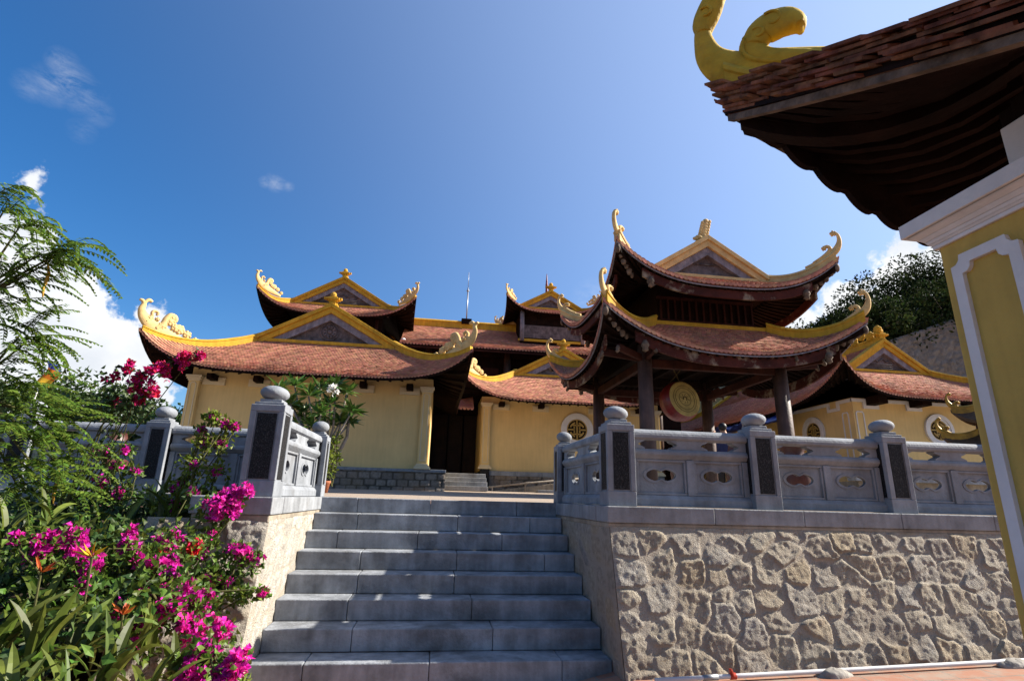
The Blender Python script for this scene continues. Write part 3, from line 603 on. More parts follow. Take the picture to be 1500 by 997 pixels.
# ------------------------------------------------------------------ curved tiled roofs
def tiles(mb, S, nv, tw, lift=.02, drip=True, dscale=1.0, vmax=1.0, jit=.003, u0=-1, u1=1):
    """courses of single round-nosed clay tiles laid over the surface S(u, v)"""
    rng = RNG
    for j in range(nv):
        v0 = vmax*j/nv; v1 = vmax*(j+1)/nv; vb = v1+.18*vmax/nv
        uu = np.linspace(u0, u1, 40); L = np.linalg.norm(np.diff(S(uu, np.full(40, v1)), axis=0), axis=1).sum()
        n = max(2, int(round(L/tw))); off = .5*(j % 2)
        c = u0+(u1-u0)*(np.arange(n+(j % 2))+.5-off)/n
        h = (u1-u0)*.5/n; lo = np.clip(c-h*.97, u0, u1); hi = np.clip(c+h*.97, u0, u1); mid = (lo+hi)/2
        ok = hi-lo > h*.3; lo, hi, mid = lo[ok], hi[ok], mid[ok]; n = len(mid)
        if n == 0: continue
        e = 1e-3; vm = np.full(n, (v0+v1)/2)
        du = S(mid+e, vm)-S(mid-e, vm); dv = S(mid, vm+e)-S(mid, vm-e)
        N = np.cross(du, dv); N /= np.maximum(1e-9, np.linalg.norm(N, axis=1))[:, None]; N *= np.sign(N[:, 2:3]+1e-9)
        jl = lift+rng.normal(0, jit, (n, 1))
        A = S(lo, np.full(n, v0)); B = S(hi, np.full(n, v0))
        q = lambda t, v: S(lo+(hi-lo)*t, np.full(n, v))
        vc = v1+(vb-v1)*.55
        l1 = q(0, v1); l2 = q(.22, vc); m = q(.5, vb); r2 = q(.78, vc); r1 = q(1, v1)
        top = [A+N*.003, B+N*.003, r1+N*jl, r2+N*jl*1.1, m+N*jl*1.2, l2+N*jl*1.1, l1+N*jl]
        low = [r1-N*.003, r2-N*.003, m-N*.003, l2-N*.003, l1-N*.003]
        V = np.stack(top+low, 1).reshape(-1, 3)
        F = []; uv = []
        for i in range(n):
            o = i*12; w = (rng.random(), rng.random())
            F += [(o, o+6, o+5, o+4, o+3, o+2, o+1), (o+2, o+3, o+8, o+7), (o+3, o+4, o+9, o+8), (o+4, o+5, o+10, o+9), (o+5, o+6, o+11, o+10)]; uv += [w]*5
        mb.add(V, F, uv)
    if drip:
        uu = np.linspace(u0, u1, 60); L = np.linalg.norm(np.diff(S(uu, np.full(60, vmax)), axis=0), axis=1).sum()
        n = int(L/(tw*1.05)); 
        for i in range(n):
            u = u0+(u1-u0)*(i+.5)/n; e = .5*(u1-u0)/n
            p = S(np.array([u]), np.array([vmax]))[0]; a = S(np.array([u-e]), np.array([vmax]))[0]; b = S(np.array([u+e]), np.array([vmax]))[0]
            q = S(np.array([u]), np.array([vmax-.02]))[0]
            t = (b-a)*.46*dscale; out = (p-q); out /= np.linalg.norm(out); up = np.array((0, 0, 1.))
            pts = [p-t*math.cos(x)-up*abs(np.linalg.norm(t))*math.sin(x)*1.1 for x in np.linspace(0, math.pi, 7)]
            P = np.array(pts); d = out*.03; w = (rng.random(), rng.random())
            mb.add(np.concatenate([P+d, P-d]), [tuple(range(7)), tuple(range(13, 6, -1))]+[(k, k+7, k+8, k+1) for k in range(6)], [w]*8)
def sheet(mb, S, d0, d1, nu=33, nv=9, u0=-1, u1=1, v0=0, v1=1):
    """closed slab between vertical offsets d0 > d1 under the surface"""
    u, v = np.meshgrid(np.linspace(u0, u1, nu), np.linspace(v0, v1, nv)); P = S(u.ravel(), v.ravel())
    T = P+np.array((0, 0, d0)); B = P+np.array((0, 0, d1)); m = nu*nv
    F = [(j*nu+i, j*nu+i+1, (j+1)*nu+i+1, (j+1)*nu+i) for j in range(nv-1) for i in range(nu-1)]
    F += [tuple(m+a for a in f[::-1]) for f in F]
    rim = [i for i in range(nu)]+[j*nu+nu-1 for j in range(1, nv)]+[(nv-1)*nu+i for i in range(nu-2, -1, -1)]+[j*nu for j in range(nv-2, 0, -1)]
    F += [(rim[k], rim[(k+1) % len(rim)], m+rim[(k+1) % len(rim)], m+rim[k]) for k in range(len(rim))]
    mb.add(np.concatenate([T, B]), F)
def rafters(mb, S, n, w=.05, h=.06, off=-.12, v0=.25, v1=.96, u0=-.97, u1=.97):
    for i in range(n):
        u = u0+(u1-u0)*i/(n-1); vv = np.linspace(v0, v1, 5)
        P = S(np.full(5, u), vv)+np.array((0, 0, off))
        mb.profile(P, [(-w/2, -h), (w/2, -h), (w/2, 0), (-w/2, 0)])
RIDGE = lambda w, h: [(-w*.5, -.05), (w*.5, -.05), (w*.5, h*.62), (w*.62, h*.66), (w*.62, h*.8), (w*.4, h), (-w*.4, h), (-w*.62, h*.8), (-w*.62, h*.66), (-w*.5, h*.62)]
def flat_curl(mb, o, dh, path, radii, thick, n=8):
    """a curl in the vertical plane through o along dh; path = (outward, up)"""
    dh = np.array(dh, float); lat = np.array((dh[1], -dh[0], 0))
    # smooth the control points
    P = np.array(path, float); k = np.linspace(0, len(P)-1, (len(P)-1)*5+1)
    def cr(A):
        out = []
        for t in k:
            i = min(int(t), len(P)-2); f = t-i; p0 = A[max(i-1, 0)]; p1 = A[i]; p2 = A[i+1]; p3 = A[min(i+2, len(P)-1)]
            out.append(.5*((2*p1)+(-p0+p2)*f+(2*p0-5*p1+4*p2-p3)*f*f+(-p0+3*p1-3*p2+p3)*f**3))
        return np.array(out)
    Q = cr(P); rr = cr(np.array(radii, float)[:, None])[:, 0]
    W = [np.array(o, float)+dh*a+Z*b for a, b in Q]
    mb.sweep(W, np.full(len(W), thick), np.maximum(rr, .004), lat=lat, n=n)
def lobe_knob(mb, o, dh, a, b, r, thick, petals=5):
    dh = np.array(dh, float); lat = np.array((dh[1], -dh[0], 0)); Rm = np.stack([dh, lat, Z], 1)
    c = np.array(o, float)+dh*a+Z*b
    mb.ball(c, (r*.75, thick*1.15, r*.75), 10, Rm)
    for i in range(petals):
        t = 2*math.pi*i/petals+.4
        mb.ball(c+dh*math.cos(t)*r*.62+Z*math.sin(t)*r*.62, (r*.46, thick, r*.46), 8, Rm)
def horn_tail(parent, o, dh, s, m, slope=.25):
    """slender upswept tail with a curled knob and a second smaller curl"""
    mb = MB()
    flat_curl(mb, o, dh, [(-1.0*s, -.30*s), (-.55*s, -.16*s), (-.2*s, .02*s), (.02*s, .22*s), (.12*s, .48*s), (.10*s, .72*s), (.03*s, .80*s)], [.06*s, .10*s, .13*s, .12*s, .075*s, .05*s, .045*s], .055*s+.01)
    lobe_knob(mb, o, dh, -.03*s, .80*s, .105*s, .06*s+.01)
    flat_curl(mb, o, dh, [(-.75*s, -.16*s), (-.42*s, .0*s), (-.22*s, .16*s), (-.19*s, .30*s), (-.28*s, .36*s), (-.36*s, .32*s)], [.03*s, .07*s, .075*s, .06*s, .06*s, .05*s], .06*s+.012)
    lobe_knob(mb, o, dh, -.36*s, .31*s, .085*s, .07*s+.012)
    return mb.build('upswept_horn', m, parent, smooth=True)
def horn_scroll(parent, o, dh, s, m):
    """crest of carved cloud scrolls rising to a hooked tip"""
    mb = MB()
    flat_curl(mb, o, dh, [(-1.9*s, -.42*s), (-1.1*s, -.22*s), (-.5*s, .0*s), (-.08*s, .32*s), (.08*s, .62*s), (.05*s, .86*s), (.12*s, .98*s), (.22*s, 1.0*s)], [.10*s, .24*s, .27*s, .21*s, .13*s, .09*s, .07*s, .04*s], .08*s)
    flat_curl(mb, o, dh, [(.04*s, .84*s), (.0*s, .98*s), (-.10*s, 1.06*s), (-.20*s, 1.0*s)], [.05*s, .06*s, .07*s, .06*s], .075*s)
    flat_curl(mb, o, dh, [(-.14*s, .2*s), (-.30*s, .42*s), (-.28*s, .60*s), (-.38*s, .68*s), (-.48*s, .62*s), (-.44*s, .54*s)], [.08*s, .07*s, .06*s, .06*s, .055*s, .04*s], .085*s)
    lobe_knob(mb, o, dh, -.5*s, .38*s, .09*s, .08*s)
    flat_curl(mb, o, dh, [(-.5*s, .0*s), (-.72*s, .22*s), (-.80*s, .46*s), (-.92*s, .64*s), (-1.08*s, .62*s), (-1.12*s, .48*s), (-1.0*s, .42*s)], [.10*s, .12*s, .12*s, .11*s, .10*s, .08*s, .06*s], .10*s)
    lobe_knob(mb, o, dh, -.95*s, .42*s, .20*s, .10*s, 7)
    lobe_knob(mb, o, dh, -1.32*s, .16*s, .20*s, .09*s, 7); lobe_knob(mb, o, dh, -1.62*s, .02*s, .17*s, .09*s, 6); lobe_knob(mb, o, dh, -1.95*s, -.16*s, .14*s, .08*s, 6)
    lobe_knob(mb, o, dh, -1.15*s, .2*s, .17*s, .095*s, 6); lobe_knob(mb, o, dh, -.72*s, .16*s, .17*s, .09*s, 6); lobe_knob(mb, o, dh, -.25*s, .36*s, .12*s, .085*s, 5); lobe_knob(mb, o, dh, -1.0*s, .56*s, .13*s, .105*s, 6)
    return mb.build('scroll_crest', m, parent, smooth=True)
def hip_roof(root, name, cx, cy, ax, ay, inset, ze, L, p, gx, gy, zb, zr, tw=.078, th=.075, horn='scroll', hs=.55, ridge=(.15, .19), gable='emblem', tile='tile', sides=('F', 'L', 'R', 'B'), gold='gold', orn='goldcream', soff=.10, fin='ball', c=.32, raft=26, closed_top=True, verge_w=.27, sill=.03, dscale=1.0, fdep=.05, batten='wood', fascia='eavetile', hornset=('FL', 'FR', 'BL', 'BR')):
    zs = lambda v: v*(1+c)-c*v*v
    def S_front(sy):
        def S(u, v):
            b = inset*(1-np.abs(u)**3); x = u*(gx+(ax-gx)*v); y = sy*(gy+(ay-b-gy)*v)
            z = zb-(zb-ze)*zs(v)+L*np.abs(u)**p*v*v
            return np.stack([cx+x, cy+y, z], -1)
        return S
    def S_side(sx):
        def S(u, v):
            b = inset*(1-np.abs(u)**3); y = u*(gy+(ay-gy)*v); x = sx*(gx+(ax-b-gx)*v)
            z = zb-(zb-ze)*zs(v)+L*np.abs(u)**p*v*v
            return np.stack([cx+x, cy+y, z], -1)
        return S
    def S_up(sx):
        def S(u, v): return np.stack([cx+sx*gx*v, cy+u*gy, zr-(zr-zb)*v-.03*np.sin(math.pi*v)], -1)
        return S
    faces = {'F': S_front(-1), 'B': S_front(1), 'L': S_side(-1), 'R': S_side(1)}
    mb = MB()
    for k in sides:
        S = faces[k]; ln = np.linalg.norm(S(np.array([0.]), np.array([1.]))-S(np.array([0.]), np.array([0.])))
        tiles(mb, S, max(3, int(ln/th)), tw, dscale=dscale)
    if zr > zb:
        for sx in (-1, 1): tiles(mb, S_up(sx), max(3, int(math.hypot(gx, zr-zb)/th)), tw, drip=False)
    roof = mb.build(name, tile, root)
    mb = MB()
    for k in 'FBLR':
        sheet(mb, faces[k], -.012, -soff); 
        rafters(mb, faces[k], raft if k in 'FB' else int(raft*ay/ax), off=-soff+.003, v0=.3)
    if zr > zb:
        for sx in (-1, 1): sheet(mb, S_up(sx), -.012, -.06, 5, 5)
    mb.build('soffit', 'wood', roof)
    mb = MB()
    for k in 'FBLR':
        S = faces[k]; uu = np.linspace(-1, 1, 41); P = S(uu, np.full(41, .985))
        mb.profile(P, [(-.02, -.03-fdep), (.02, -.03-fdep), (.02, -.02), (-.02, -.02)])
    mb.build('eave_board', fascia, roof)
    mb = MB()
    for k in 'FBLR':
        S = faces[k]; uu = np.linspace(-1, 1, 41); P = S(uu, np.full(41, 1.0))
        mb.profile(P, [(-.012, -.052-fdep), (.012, -.052-fdep), (.012, -.032-fdep), (-.012, -.032-fdep)])
    mb.build('eave_batten', batten, roof)
    w, h = ridge
    for nm, sx, sy in (('FL', -1, -1), ('FR', 1, -1), ('BL', -1, 1), ('BR', 1, 1)):
        S = faces['F' if sy < 0 else 'B']; vv = np.linspace(0, .985, 22); P = S(np.full(22, float(sx)), vv)
        mb = MB(); sc = np.clip(1.25-vv, .42, 1) if horn == 'scroll' else np.ones(22)
        mb.profile(P, RIDGE(w, h), scale=sc); mb.build('hip_ridge', gold, roof, smooth=False)
        if nm in hornset:
            tip = S(np.array([float(sx)]), np.array([1.0]))[0]+Z*.06; d = np.array(((ax-gx)*sx, (ay-gy)*sy, 0.)); d /= np.linalg.norm(d)
            (horn_tail if horn == 'tail' else horn_scroll)(roof, tip, d, hs, orn)
    if zr > zb:
        # main ridge, gable verges, panel, finial at each gable end
        mb = MB(); P = [(cx, cy+t*gy, zr) for t in np.linspace(-1.02, 1.02, 9)]; mb.profile(P, RIDGE(w*1.1, h*1.15)); mb.build('top_ridge', gold, roof)
        for sy in ((-1, 1) if 'B' in sides else (-1,)):
            yf = cy+sy*gy
            def chev(z_off, hh, y0, y1, ext=1.0, m='gold', nm='verge'):
                m_ = MB(); sl = (zr-zb)/gx
                for sx in (-1, 1):
                    x1 = gx*ext; P = [(0, zr+z_off), (sx*x1, zr+z_off-sl*x1), (sx*x1, zr+z_off-hh-sl*x1), (0, zr+z_off-hh)]
                    m_.prism(P, (cx, y0, 0), (1, 0, 0), (0, 0, 1), (0, y1-y0, 0))
                return m_.build(nm, m, roof, bevel=.006)
            sl = (zr-zb)/gx; vw = verge_w
            chev(.12, vw*.42, yf+sy*.16, yf-sy*.1, 1.04, gold)
            chev(.12-vw*.42-.001, vw*.58, yf+sy*.11, yf-sy*.1, 1.0, gold)
            chev(.12-vw-.002, vw*.75, yf+sy*.05, yf-sy*.1, 1.0, 'greywood', 'barge_board')
            mb = MB(); x1 = gx*.93; mb.prism([(-x1, zb-.02), (x1, zb-.02), (0, zr-.03)], (cx, yf-sy*.06, 0), (1, 0, 0), (0, 0, 1), (0, -sy*.04, 0)); gp = mb.build('gable_panel', 'panelwood', roof)
            mb = MB(); ce = (cx, yf-sy*.05, zb+(zr-zb)*.34)
            if gable == 'emblem':
                rr = (zr-zb)*.24
                for q in (1.0, .72, .4):
                    ring = [(ce[0]+rr*q*math.cos(t), ce[1]+sy*.012, ce[2]+rr*q*math.sin(t)) for t in np.linspace(0, 2*math.pi, 25)]
                    mb.sweep(ring, .014, n=6, lat=(0, 1, 0))
                for k in range(10):
                    t = k*.63; mb.ball((ce[0]+rr*.56*math.cos(t), ce[1]+sy*.012, ce[2]+rr*.56*math.sin(t)), (rr*.17, .02, rr*.17), 8)
                mb.ball((ce[0], ce[1]+sy*.012, ce[2]), (rr*.25, .025, rr*.25), 8)
            elif gable == 'wave':
                n = 15; x2 = gx*.5
                pts = [(ce[0]-x2+2*x2*i/(n-1), ce[1]+sy*.015, ce[2]+.06*math.sin(i*2.1)+.05*(1-abs(i-7)/7)) for i in range(n)]
                mb.sweep(pts, .016, n=6)
                for k in range(4): mb.bar((cx-gx*.62, ce[1]+sy*.01, zb+.03+.07*k), (cx+gx*.62, ce[1]+sy*.01, zb+.03+.07*k), .02, .012)
            else:
                for k in range(2): mb.bar((cx-gx*(.8-.3*k), ce[1]+sy*.005, zb+.02+(zr-zb)*.35*k), (cx+gx*(.8-.3*k), ce[1]+sy*.005, zb+.02+(zr-zb)*.35*k), .02, .012)
            mb.build('gable_carving', 'panelwood', roof, smooth=True)
            mb = MB(); mb.box(cx-gx*.99, cx+gx*.99, min(yf+sy*.10, yf), max(yf+sy*.10, yf), zb-.06, zb+sill); mb.build('gable_sill', gold, roof, bevel=.008)
            mb = MB(); zt = zr+.12
            if fin == 'ball':
                for w2, a, b in ((.09, -.03, .07), (.13, .071, .11), (.18, .111, .16), (.12, .161, .20)): mb.box(cx-w2, cx+w2, yf+sy*.05-w2*.6, yf+sy*.05+w2*.6, zt+a, zt+b)
                mb.box(cx-.24, cx-.17, yf+sy*.05-.05, yf+sy*.05+.05, zt+.12, zt+.18); mb.box(cx+.17, cx+.24, yf+sy*.05-.05, yf+sy*.05+.05, zt+.12, zt+.18)
                mb.ball((cx, yf+sy*.05, zt+.26), (.085, .085, .09), 12)
                mb.build('gable_finial', gold, roof, bevel=.008)
            else:
                for i in range(7):
                    t = i/6; mb.ball((cx-.04+.10*t, yf+.02, zt-.02+.42*t), (.075+.035*math.sin(math.pi*t), .07, .075), 10)
                for i in range(6):
                    t = i/5; mb.ball((cx-.13+.10*t, yf+.0, zt+.02+.34*t), (.04, .05, .05), 8); mb.ball((cx+.05+.09*t, yf+.0, zt+.04+.36*t), (.035, .05, .045), 8)
                mb.ball((cx-.14, yf, zt), (.09, .06, .05), 8); mb.ball((cx-.22, yf, zt-.04), (.07, .05, .04), 8)
                mb.build('gable_finial', orn, roof, smooth=True)
    return roof, faces

def round_window(parent, c, r, axis):
    """white ring, near-black disc for the unlit opening and ochre longevity grille; axis is the outward wall normal"""
    N = np.array(axis, float); D = np.cross(Z, N)
    if abs(N[0]) > .5: D = -D if D[1] < 0 else D
    else: D = -D if D[0] < 0 else D
    def ring(mb, r0, r1, d0, d1, n=40, a0=0, a1=2*math.pi):
        th = np.linspace(a0, a1, n); V = []
        for t in th:
            for rr, dd in ((r0, d0), (r1, d0), (r1, d1), (r0, d1)): V.append(np.array(c)+D*rr*math.cos(t)+Z*rr*math.sin(t)+N*dd)
        F = [(i*4+k, i*4+(k+1) % 4, (i+1)*4+(k+1) % 4, (i+1)*4+k) for i in range(n-1) for k in range(4)]
        if a1-a0 < 6.2: F += [(0, 1, 2, 3), ((n-1)*4+3, (n-1)*4+2, (n-1)*4+1, (n-1)*4)]
        mb.add(V, F)
    mb = MB(); ring(mb, r*.80, r, -.02, .06); ring(mb, r*.64, r*.802, -.02, .035); w = mb.build('round_window', 'white', parent)
    mb = MB(); mb.add([np.array(c)+D*r*.66*math.cos(t)+Z*r*.66*math.sin(t)+N*.006 for t in np.linspace(0, 2*math.pi, 32, endpoint=False)], [tuple(range(32))]); mb.build('opening', 'dark', w)  # flat near-black disc on solid wall; interior darkness put into its colour
    mb = MB(); q = r*.62; d0, d1 = .008, .03
    ring(mb, q*.93, q*1.02, d0, d1)
    for a0, a1 in ((.35, 1.3), (1.84, 2.79), (3.5, 4.4), (5.0, 5.95)): ring(mb, q*.62, q*.76, d0, d1, 12, a0, a1)
    def bb(x0, x1, z0, z1):
        P = [np.array(c)+D*a*q+Z*b*q+N*e for e in (d0, d1+.002) for a, b in ((x0, z0), (x1, z0), (x1, z1), (x0, z1))]
        mb.add(P, [(3, 2, 1, 0), (4, 5, 6, 7), (0, 1, 5, 4), (1, 2, 6, 5), (2, 3, 7, 6), (3, 0, 4, 7)])
    bb(-.07, .07, -.9, .9); bb(-.5, .5, .36, .5); bb(-.5, .5, -.5, -.36); bb(-.92, -.2, -.07, .07); bb(.2, .92, -.07, .07); bb(-.34, -.2, -.3, .3); bb(.2, .34, -.3, .3)
    mb.build('grille', 'bronze', w); return w
def pilaster(parent, x, y, z0, z1, w=.22, d=.16, mt='yellow'):
    """yellow pilaster with cream moulded panel, base and cap; front face towards -y"""
    mb = MB(); mb.box(x-w/2, x+w/2, y-d, y, z0+.02, z1); p = mb.build('pilaster', mt, parent, bevel=.006)
    mb = MB()
    for e, a, b in ((.085, 0, .05), (.06, .051, .09), (.03, .091, .13)): mb.box(x-w/2-e, x+w/2+e, y-d-e, y, z0+a, z0+b)
    mb.build('base_moulding', 'cream', p, bevel=.006); mb = MB()
    for e, a, b in ((.02, .14, .10), (.045, .099, .05), (.065, .049, 0)): mb.box(x-w/2-e, x+w/2+e, y-d-e, y, z1-a, z1-b)
    mb.build('cap_moulding', 'cream', p, bevel=.006)
    mb = MB(); a = w/2-.045; V, F = plate([(-a, z0+.2), (a, z0+.2), (a, z1-.22), (a*.5, z1-.17), (-a*.5, z1-.17), (-a, z1-.22)], [[(-a+.022, z0+.222), (a-.022, z0+.222), (a-.022, z1-.23), (a*.4, z1-.192), (-a*.4, z1-.192), (-a+.022, z1-.23)]], .016)
    mb.add(place(V, (x, y-d, 0), (1, 0, 0), (0, 0, 1), (0, -1, 0)), F); mb.build('panel_outline', 'cream', p)
    return p
def eave_bracket(parent, x, y, z, w=.26, trim=True):
    """dark beam end through the wall top with a pale notch round it"""
    mb = MB(); mb.box(x-w*.32, x+w*.32, y-.32, y+.05, z-.10, z+.05); mb.box(x-w*.22, x+w*.22, y-.40, y-.321, z-.07, z+.03); b = mb.build('beam_end', 'wood', parent, bevel=.01)
    mb = MB(); mb.box(x-w, x+w, y-.055, y+.01, z-.19, z-.101); mb.box(x-w, x-w*.34, y-.050, y+.01, z-.10, z-.0); mb.box(x+w*.34, x+w, y-.050, y+.01, z-.10, z-.0); mb.build('beam_surround', 'cream', b, bevel=.005)
    return b

# ------------------------------------------------------------------ left hall
LH = thing('temple_hall', (-3.2, 14, 1.55), 'yellow hall with broad hipped tile roof and carved gable emblem, left of the dark doorway', 'temple hall')
GB = cz(14)
mb = MB(); mb.box(-6.16, -.28, 14.0, 19.5, 2.05, 4.35); mb.build('wall', 'yellow', LH)
rubble('plinth', (-6.25, 13.86, GB-.08), (1, 0, 0), (0, 0, 1), (0, -1, 0), 6.42, .55, 'plinthstone', size=(.27, .165), amp=.03, res=.02, seed=51, parent=LH, courses=True)
mb = MB(); mb.box(-6.22, .16, 13.88, 14.3, GB-.1, 1.99); mb.build('plinth_core', 'mortar', LH)
mb = MB(); c = -6.27
while c < .15: e = min(.18, c+.8); mb.box(c+.002, e-.002, 13.83, 14.2, 1.985, 2.055); c = e
mb.build('plinth_cap', 'coping', LH, bevel=.006)
pilaster(LH, -.42, 14.0, 2.055, 4.11, .24); pilaster(LH, -6.03, 14.0, 2.055, 4.11, .24)
for x in (-5.62, -4.55, -2.02, -.86): eave_bracket(LH, x, 14.0, 4.10)
roofLH, _ = hip_roof(LH, 'hip_roof', -3.18, 16.5, 3.82, 3.6, .15, 4.15, .80, 5.5, 1.78, 1.85, 5.32, 6.32, horn='scroll', hs=.6, gable='emblem')

# ------------------------------------------------------------------ right hall
RH = thing('temple_hall', (4.2, 18, 1.64), 'yellow hall with round window and small gable, right of the dark doorway behind the pavilion', 'temple hall')
GB = cz(18)
mb = MB(); mb.box(1.34, 7.55, 18.0, 24, 2.26, 4.7); mb.build('wall', 'yellow', RH)
rubble('plinth', (1.4, 17.86, GB-.08), (1, 0, 0), (0, 0, 1), (0, -1, 0), 6.3, .58, 'plinthstone', size=(.4, .22), amp=.03, res=.03, seed=61, parent=RH, courses=True)
mb = MB(); mb.box(1.42, 7.6, 17.88, 18.3, GB-.1, 2.12); mb.build('plinth_core', 'mortar', RH)
mb = MB(); c = 1.62
while c < 7.5: e = min(7.6, c+.9); mb.box(c+.002, e-.002, 17.83, 18.2, 2.115, 2.262); c = e
mb.build('plinth_cap', 'coping', RH, bevel=.006)
mb = MB(); mb.box(1.36, 1.66, 17.74, 18.05, GB-.05, 2.31); mb.build('corner_block', 'black', RH, bevel=.01)
pilaster(RH, 1.50, 18.0, 2.31, 4.47, .27); pilaster(RH, 7.40, 18.0, 2.262, 4.47, .27)
for x in (2.0, 3.35, 5.3, 6.8): eave_bracket(RH, x, 18.0, 4.46, .28)
round_window(RH, (4.62, 17.995, 3.72), .56, (0, -1, 0))
hip_roof(RH, 'hip_roof', 4.3, 20.6, 3.75, 3.7, .15, 4.50, .85, 5.5, 1.75, 1.95, 5.68, 6.62, horn='scroll', hs=.56, gable='emblem', tw=.115, th=.10)

# recessed doorway and its steps between the halls
DW = thing('doorway', (.6, 16, 1.5), 'dark timber doorway recessed between the two yellow halls', 'doorway')
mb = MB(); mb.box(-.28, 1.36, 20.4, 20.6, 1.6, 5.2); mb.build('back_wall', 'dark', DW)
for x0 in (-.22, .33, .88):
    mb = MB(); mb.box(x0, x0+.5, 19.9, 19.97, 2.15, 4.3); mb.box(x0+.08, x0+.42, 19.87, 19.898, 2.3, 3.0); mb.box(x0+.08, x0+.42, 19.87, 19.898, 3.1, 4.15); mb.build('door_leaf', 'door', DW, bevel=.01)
mb = MB(); mb.box(-.28, 1.40, 19.6, 19.8, 4.3, 4.6); mb.build('lintel', 'wood', DW)
tmpS = lambda u, v: np.stack([.62+u*.42, 18.6-1.2*v, 5.05-.95*v+.1*v*v], -1)
mb = MB(); tiles(mb, tmpS, 14, .11); lr = mb.build('small_roof', 'tile', DW)
mb = MB(); sheet(mb, tmpS, -.012, -.1, 9, 5); mb.build('soffit', 'wood', lr)
DS = thing('door_steps', (.6, 15.5, 1.5), 'short flight of pale stone steps leading up to the dark doorway', 'steps')
for k in range(4):
    mb = MB(); z1 = cz(15)+.02+.125*(k+1); mb.box(.17, 1.40, 15.4+.3*k, 17.7, z1-.125+.002, z1); mb.build('step', 'coping', DS, bevel=.008)
# handrail pole of the ramp
RP = thing('ramp_rail', (2, 16.8, 1.6), 'thin bare pole sloping along the ramp in front of the right hall', 'rail')
a = survey(716, 713, y=16.8); b = survey(822, 703, y=16.8); 
mb = MB(); mb.sweep([a, (a+b)/2+Z*.01, b+(b-a)*.3], .028, n=8); mb.build('pole', 'palebark', RP, smooth=True)
for t in (.05, .5, .95): mb = MB(); q = a+(b-a)*t; mb.sweep([(q[0], q[1], cz(16.8)-.1), tuple(q)], .022, n=8); mb.build('leg', 'palebark', RP)
RMP = thing('stone_ramp', (3, 17.2, 1.6), 'low sloping stone ramp against the plinth of the right hall', 'ramp')
mb = MB(); mb.prism([(1.75, cz(17)-.1), (7.4, cz(17)-.1), (7.4, 2.02), (4.2, 1.98), (1.75, cz(17)+.02)], (0, 17.0, 0), (1, 0, 0), (0, 0, 1), (0, .8, 0)); mb.build('ramp', 'mortar', RMP, bevel=.01)
mb = MB(); mb.box(2.95, 3.9, 16.2, 16.6, cz(16)-.05, cz(16)+.09); tag(mb.build('stone_slab', 'coping', origin=(3.4, 16.4, cz(16)), bevel=.01), 'low flat stone slab on the courtyard below the sloping pole', 'slab')

# ------------------------------------------------------------------ main hall behind, with two lanterns
MH = thing('main_hall', (1, 22, 1.7), 'large dark timber hall behind with long tiled roof and two raised gabled towers', 'temple hall')
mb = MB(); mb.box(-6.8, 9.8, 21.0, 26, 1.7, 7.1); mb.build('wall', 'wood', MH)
mb = MB()
for k in range(9): mb.box(-1.2+k*1.2, -.2+k*1.2, 20.955, 20.998, 4.9, 6.4)
mb.build('wall_panel', 'redwood', MH, bevel=.01)
for k in range(7):
    x = -.6+k*1.55; mb = MB(); mb.sweep([(x, 20.6, 1.7), (x, 20.6, 7.1)], .14, n=14); mb.build('column', 'column', MH, smooth=True)
mb = MB(); mb.box(-1.6, 9.8, 20.55, 20.7, 6.75, 6.95); mb.build('beam', 'wood', MH, bevel=.01)
Sf = lambda u, v: np.stack([4.2+u*5.9, 22.4-2.55*v, 8.45-1.50*(v*1.25-.25*v*v), ], -1)
Sb = lambda u, v: np.stack([4.2+u*5.9, 22.4+2.55*v, 8.45-1.50*(v*1.25-.25*v*v), ], -1)
mb = MB(); tiles(mb, Sf, 27, .115); tiles(mb, Sb, 12, .3, drip=False); lr = mb.build('long_roof', 'tile', MH)
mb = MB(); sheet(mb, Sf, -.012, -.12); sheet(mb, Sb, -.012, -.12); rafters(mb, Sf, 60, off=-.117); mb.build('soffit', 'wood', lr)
mb = MB(); P = Sf(np.linspace(-1, 1, 20), np.full(20, .985)); mb.profile(P, [(-.02, -.19), (.02, -.19), (.02, -.02), (-.02, -.02)]); mb.build('eave_board', 'redwood', lr)
mb = MB(); mb.profile([(-1.75+i, 22.4, 8.44) for i in range(13)], RIDGE(.2, .3)); mb.build('top_ridge', 'gold', lr)
mb = MB(); q = survey(742, 476, y=22.4); lobe_knob(mb, (q[0], 22.4, 8.8), (1, 0, 0), .0, .08, .16, .08, 7); flat_curl(mb, (q[0], 22.4, 8.75), (1, 0, 0), [(.1, 0), (-.12, .1), (-.22, .25), (-.16, .36)], [.08, .09, .06, .04], .07); flat_curl(mb, (q[0], 22.4, 8.75), (1, 0, 0), [(-.1, 0), (.15, .1), (.3, .05), (.42, .0)], [.08, .1, .09, .05], .07); mb.build('ridge_ornament', 'goldcream', lr, smooth=True)
# left tower
mb = MB(); mb.box(-5.7, -2.5, 20.75, 24, 6.0, 8.1); tb = mb.build('tower_body', 'wood', MH)
mb = MB()
for k in range(5): mb.sweep([(-5.5+k*.7, 20.68, 6.2), (-5.5+k*.7, 20.68, 8.0)], .07, n=10)
mb.build('post', 'redwood', tb, smooth=True)
hip_roof(MH, 'tower_roof', -4.17, 23.1, 2.95, 3.1, .12, 7.98, .86, 4.0, 1.85, 2.05, 8.62, 9.72, horn='scroll', hs=.5, gable='wave', raft=22, tw=.115, th=.10)
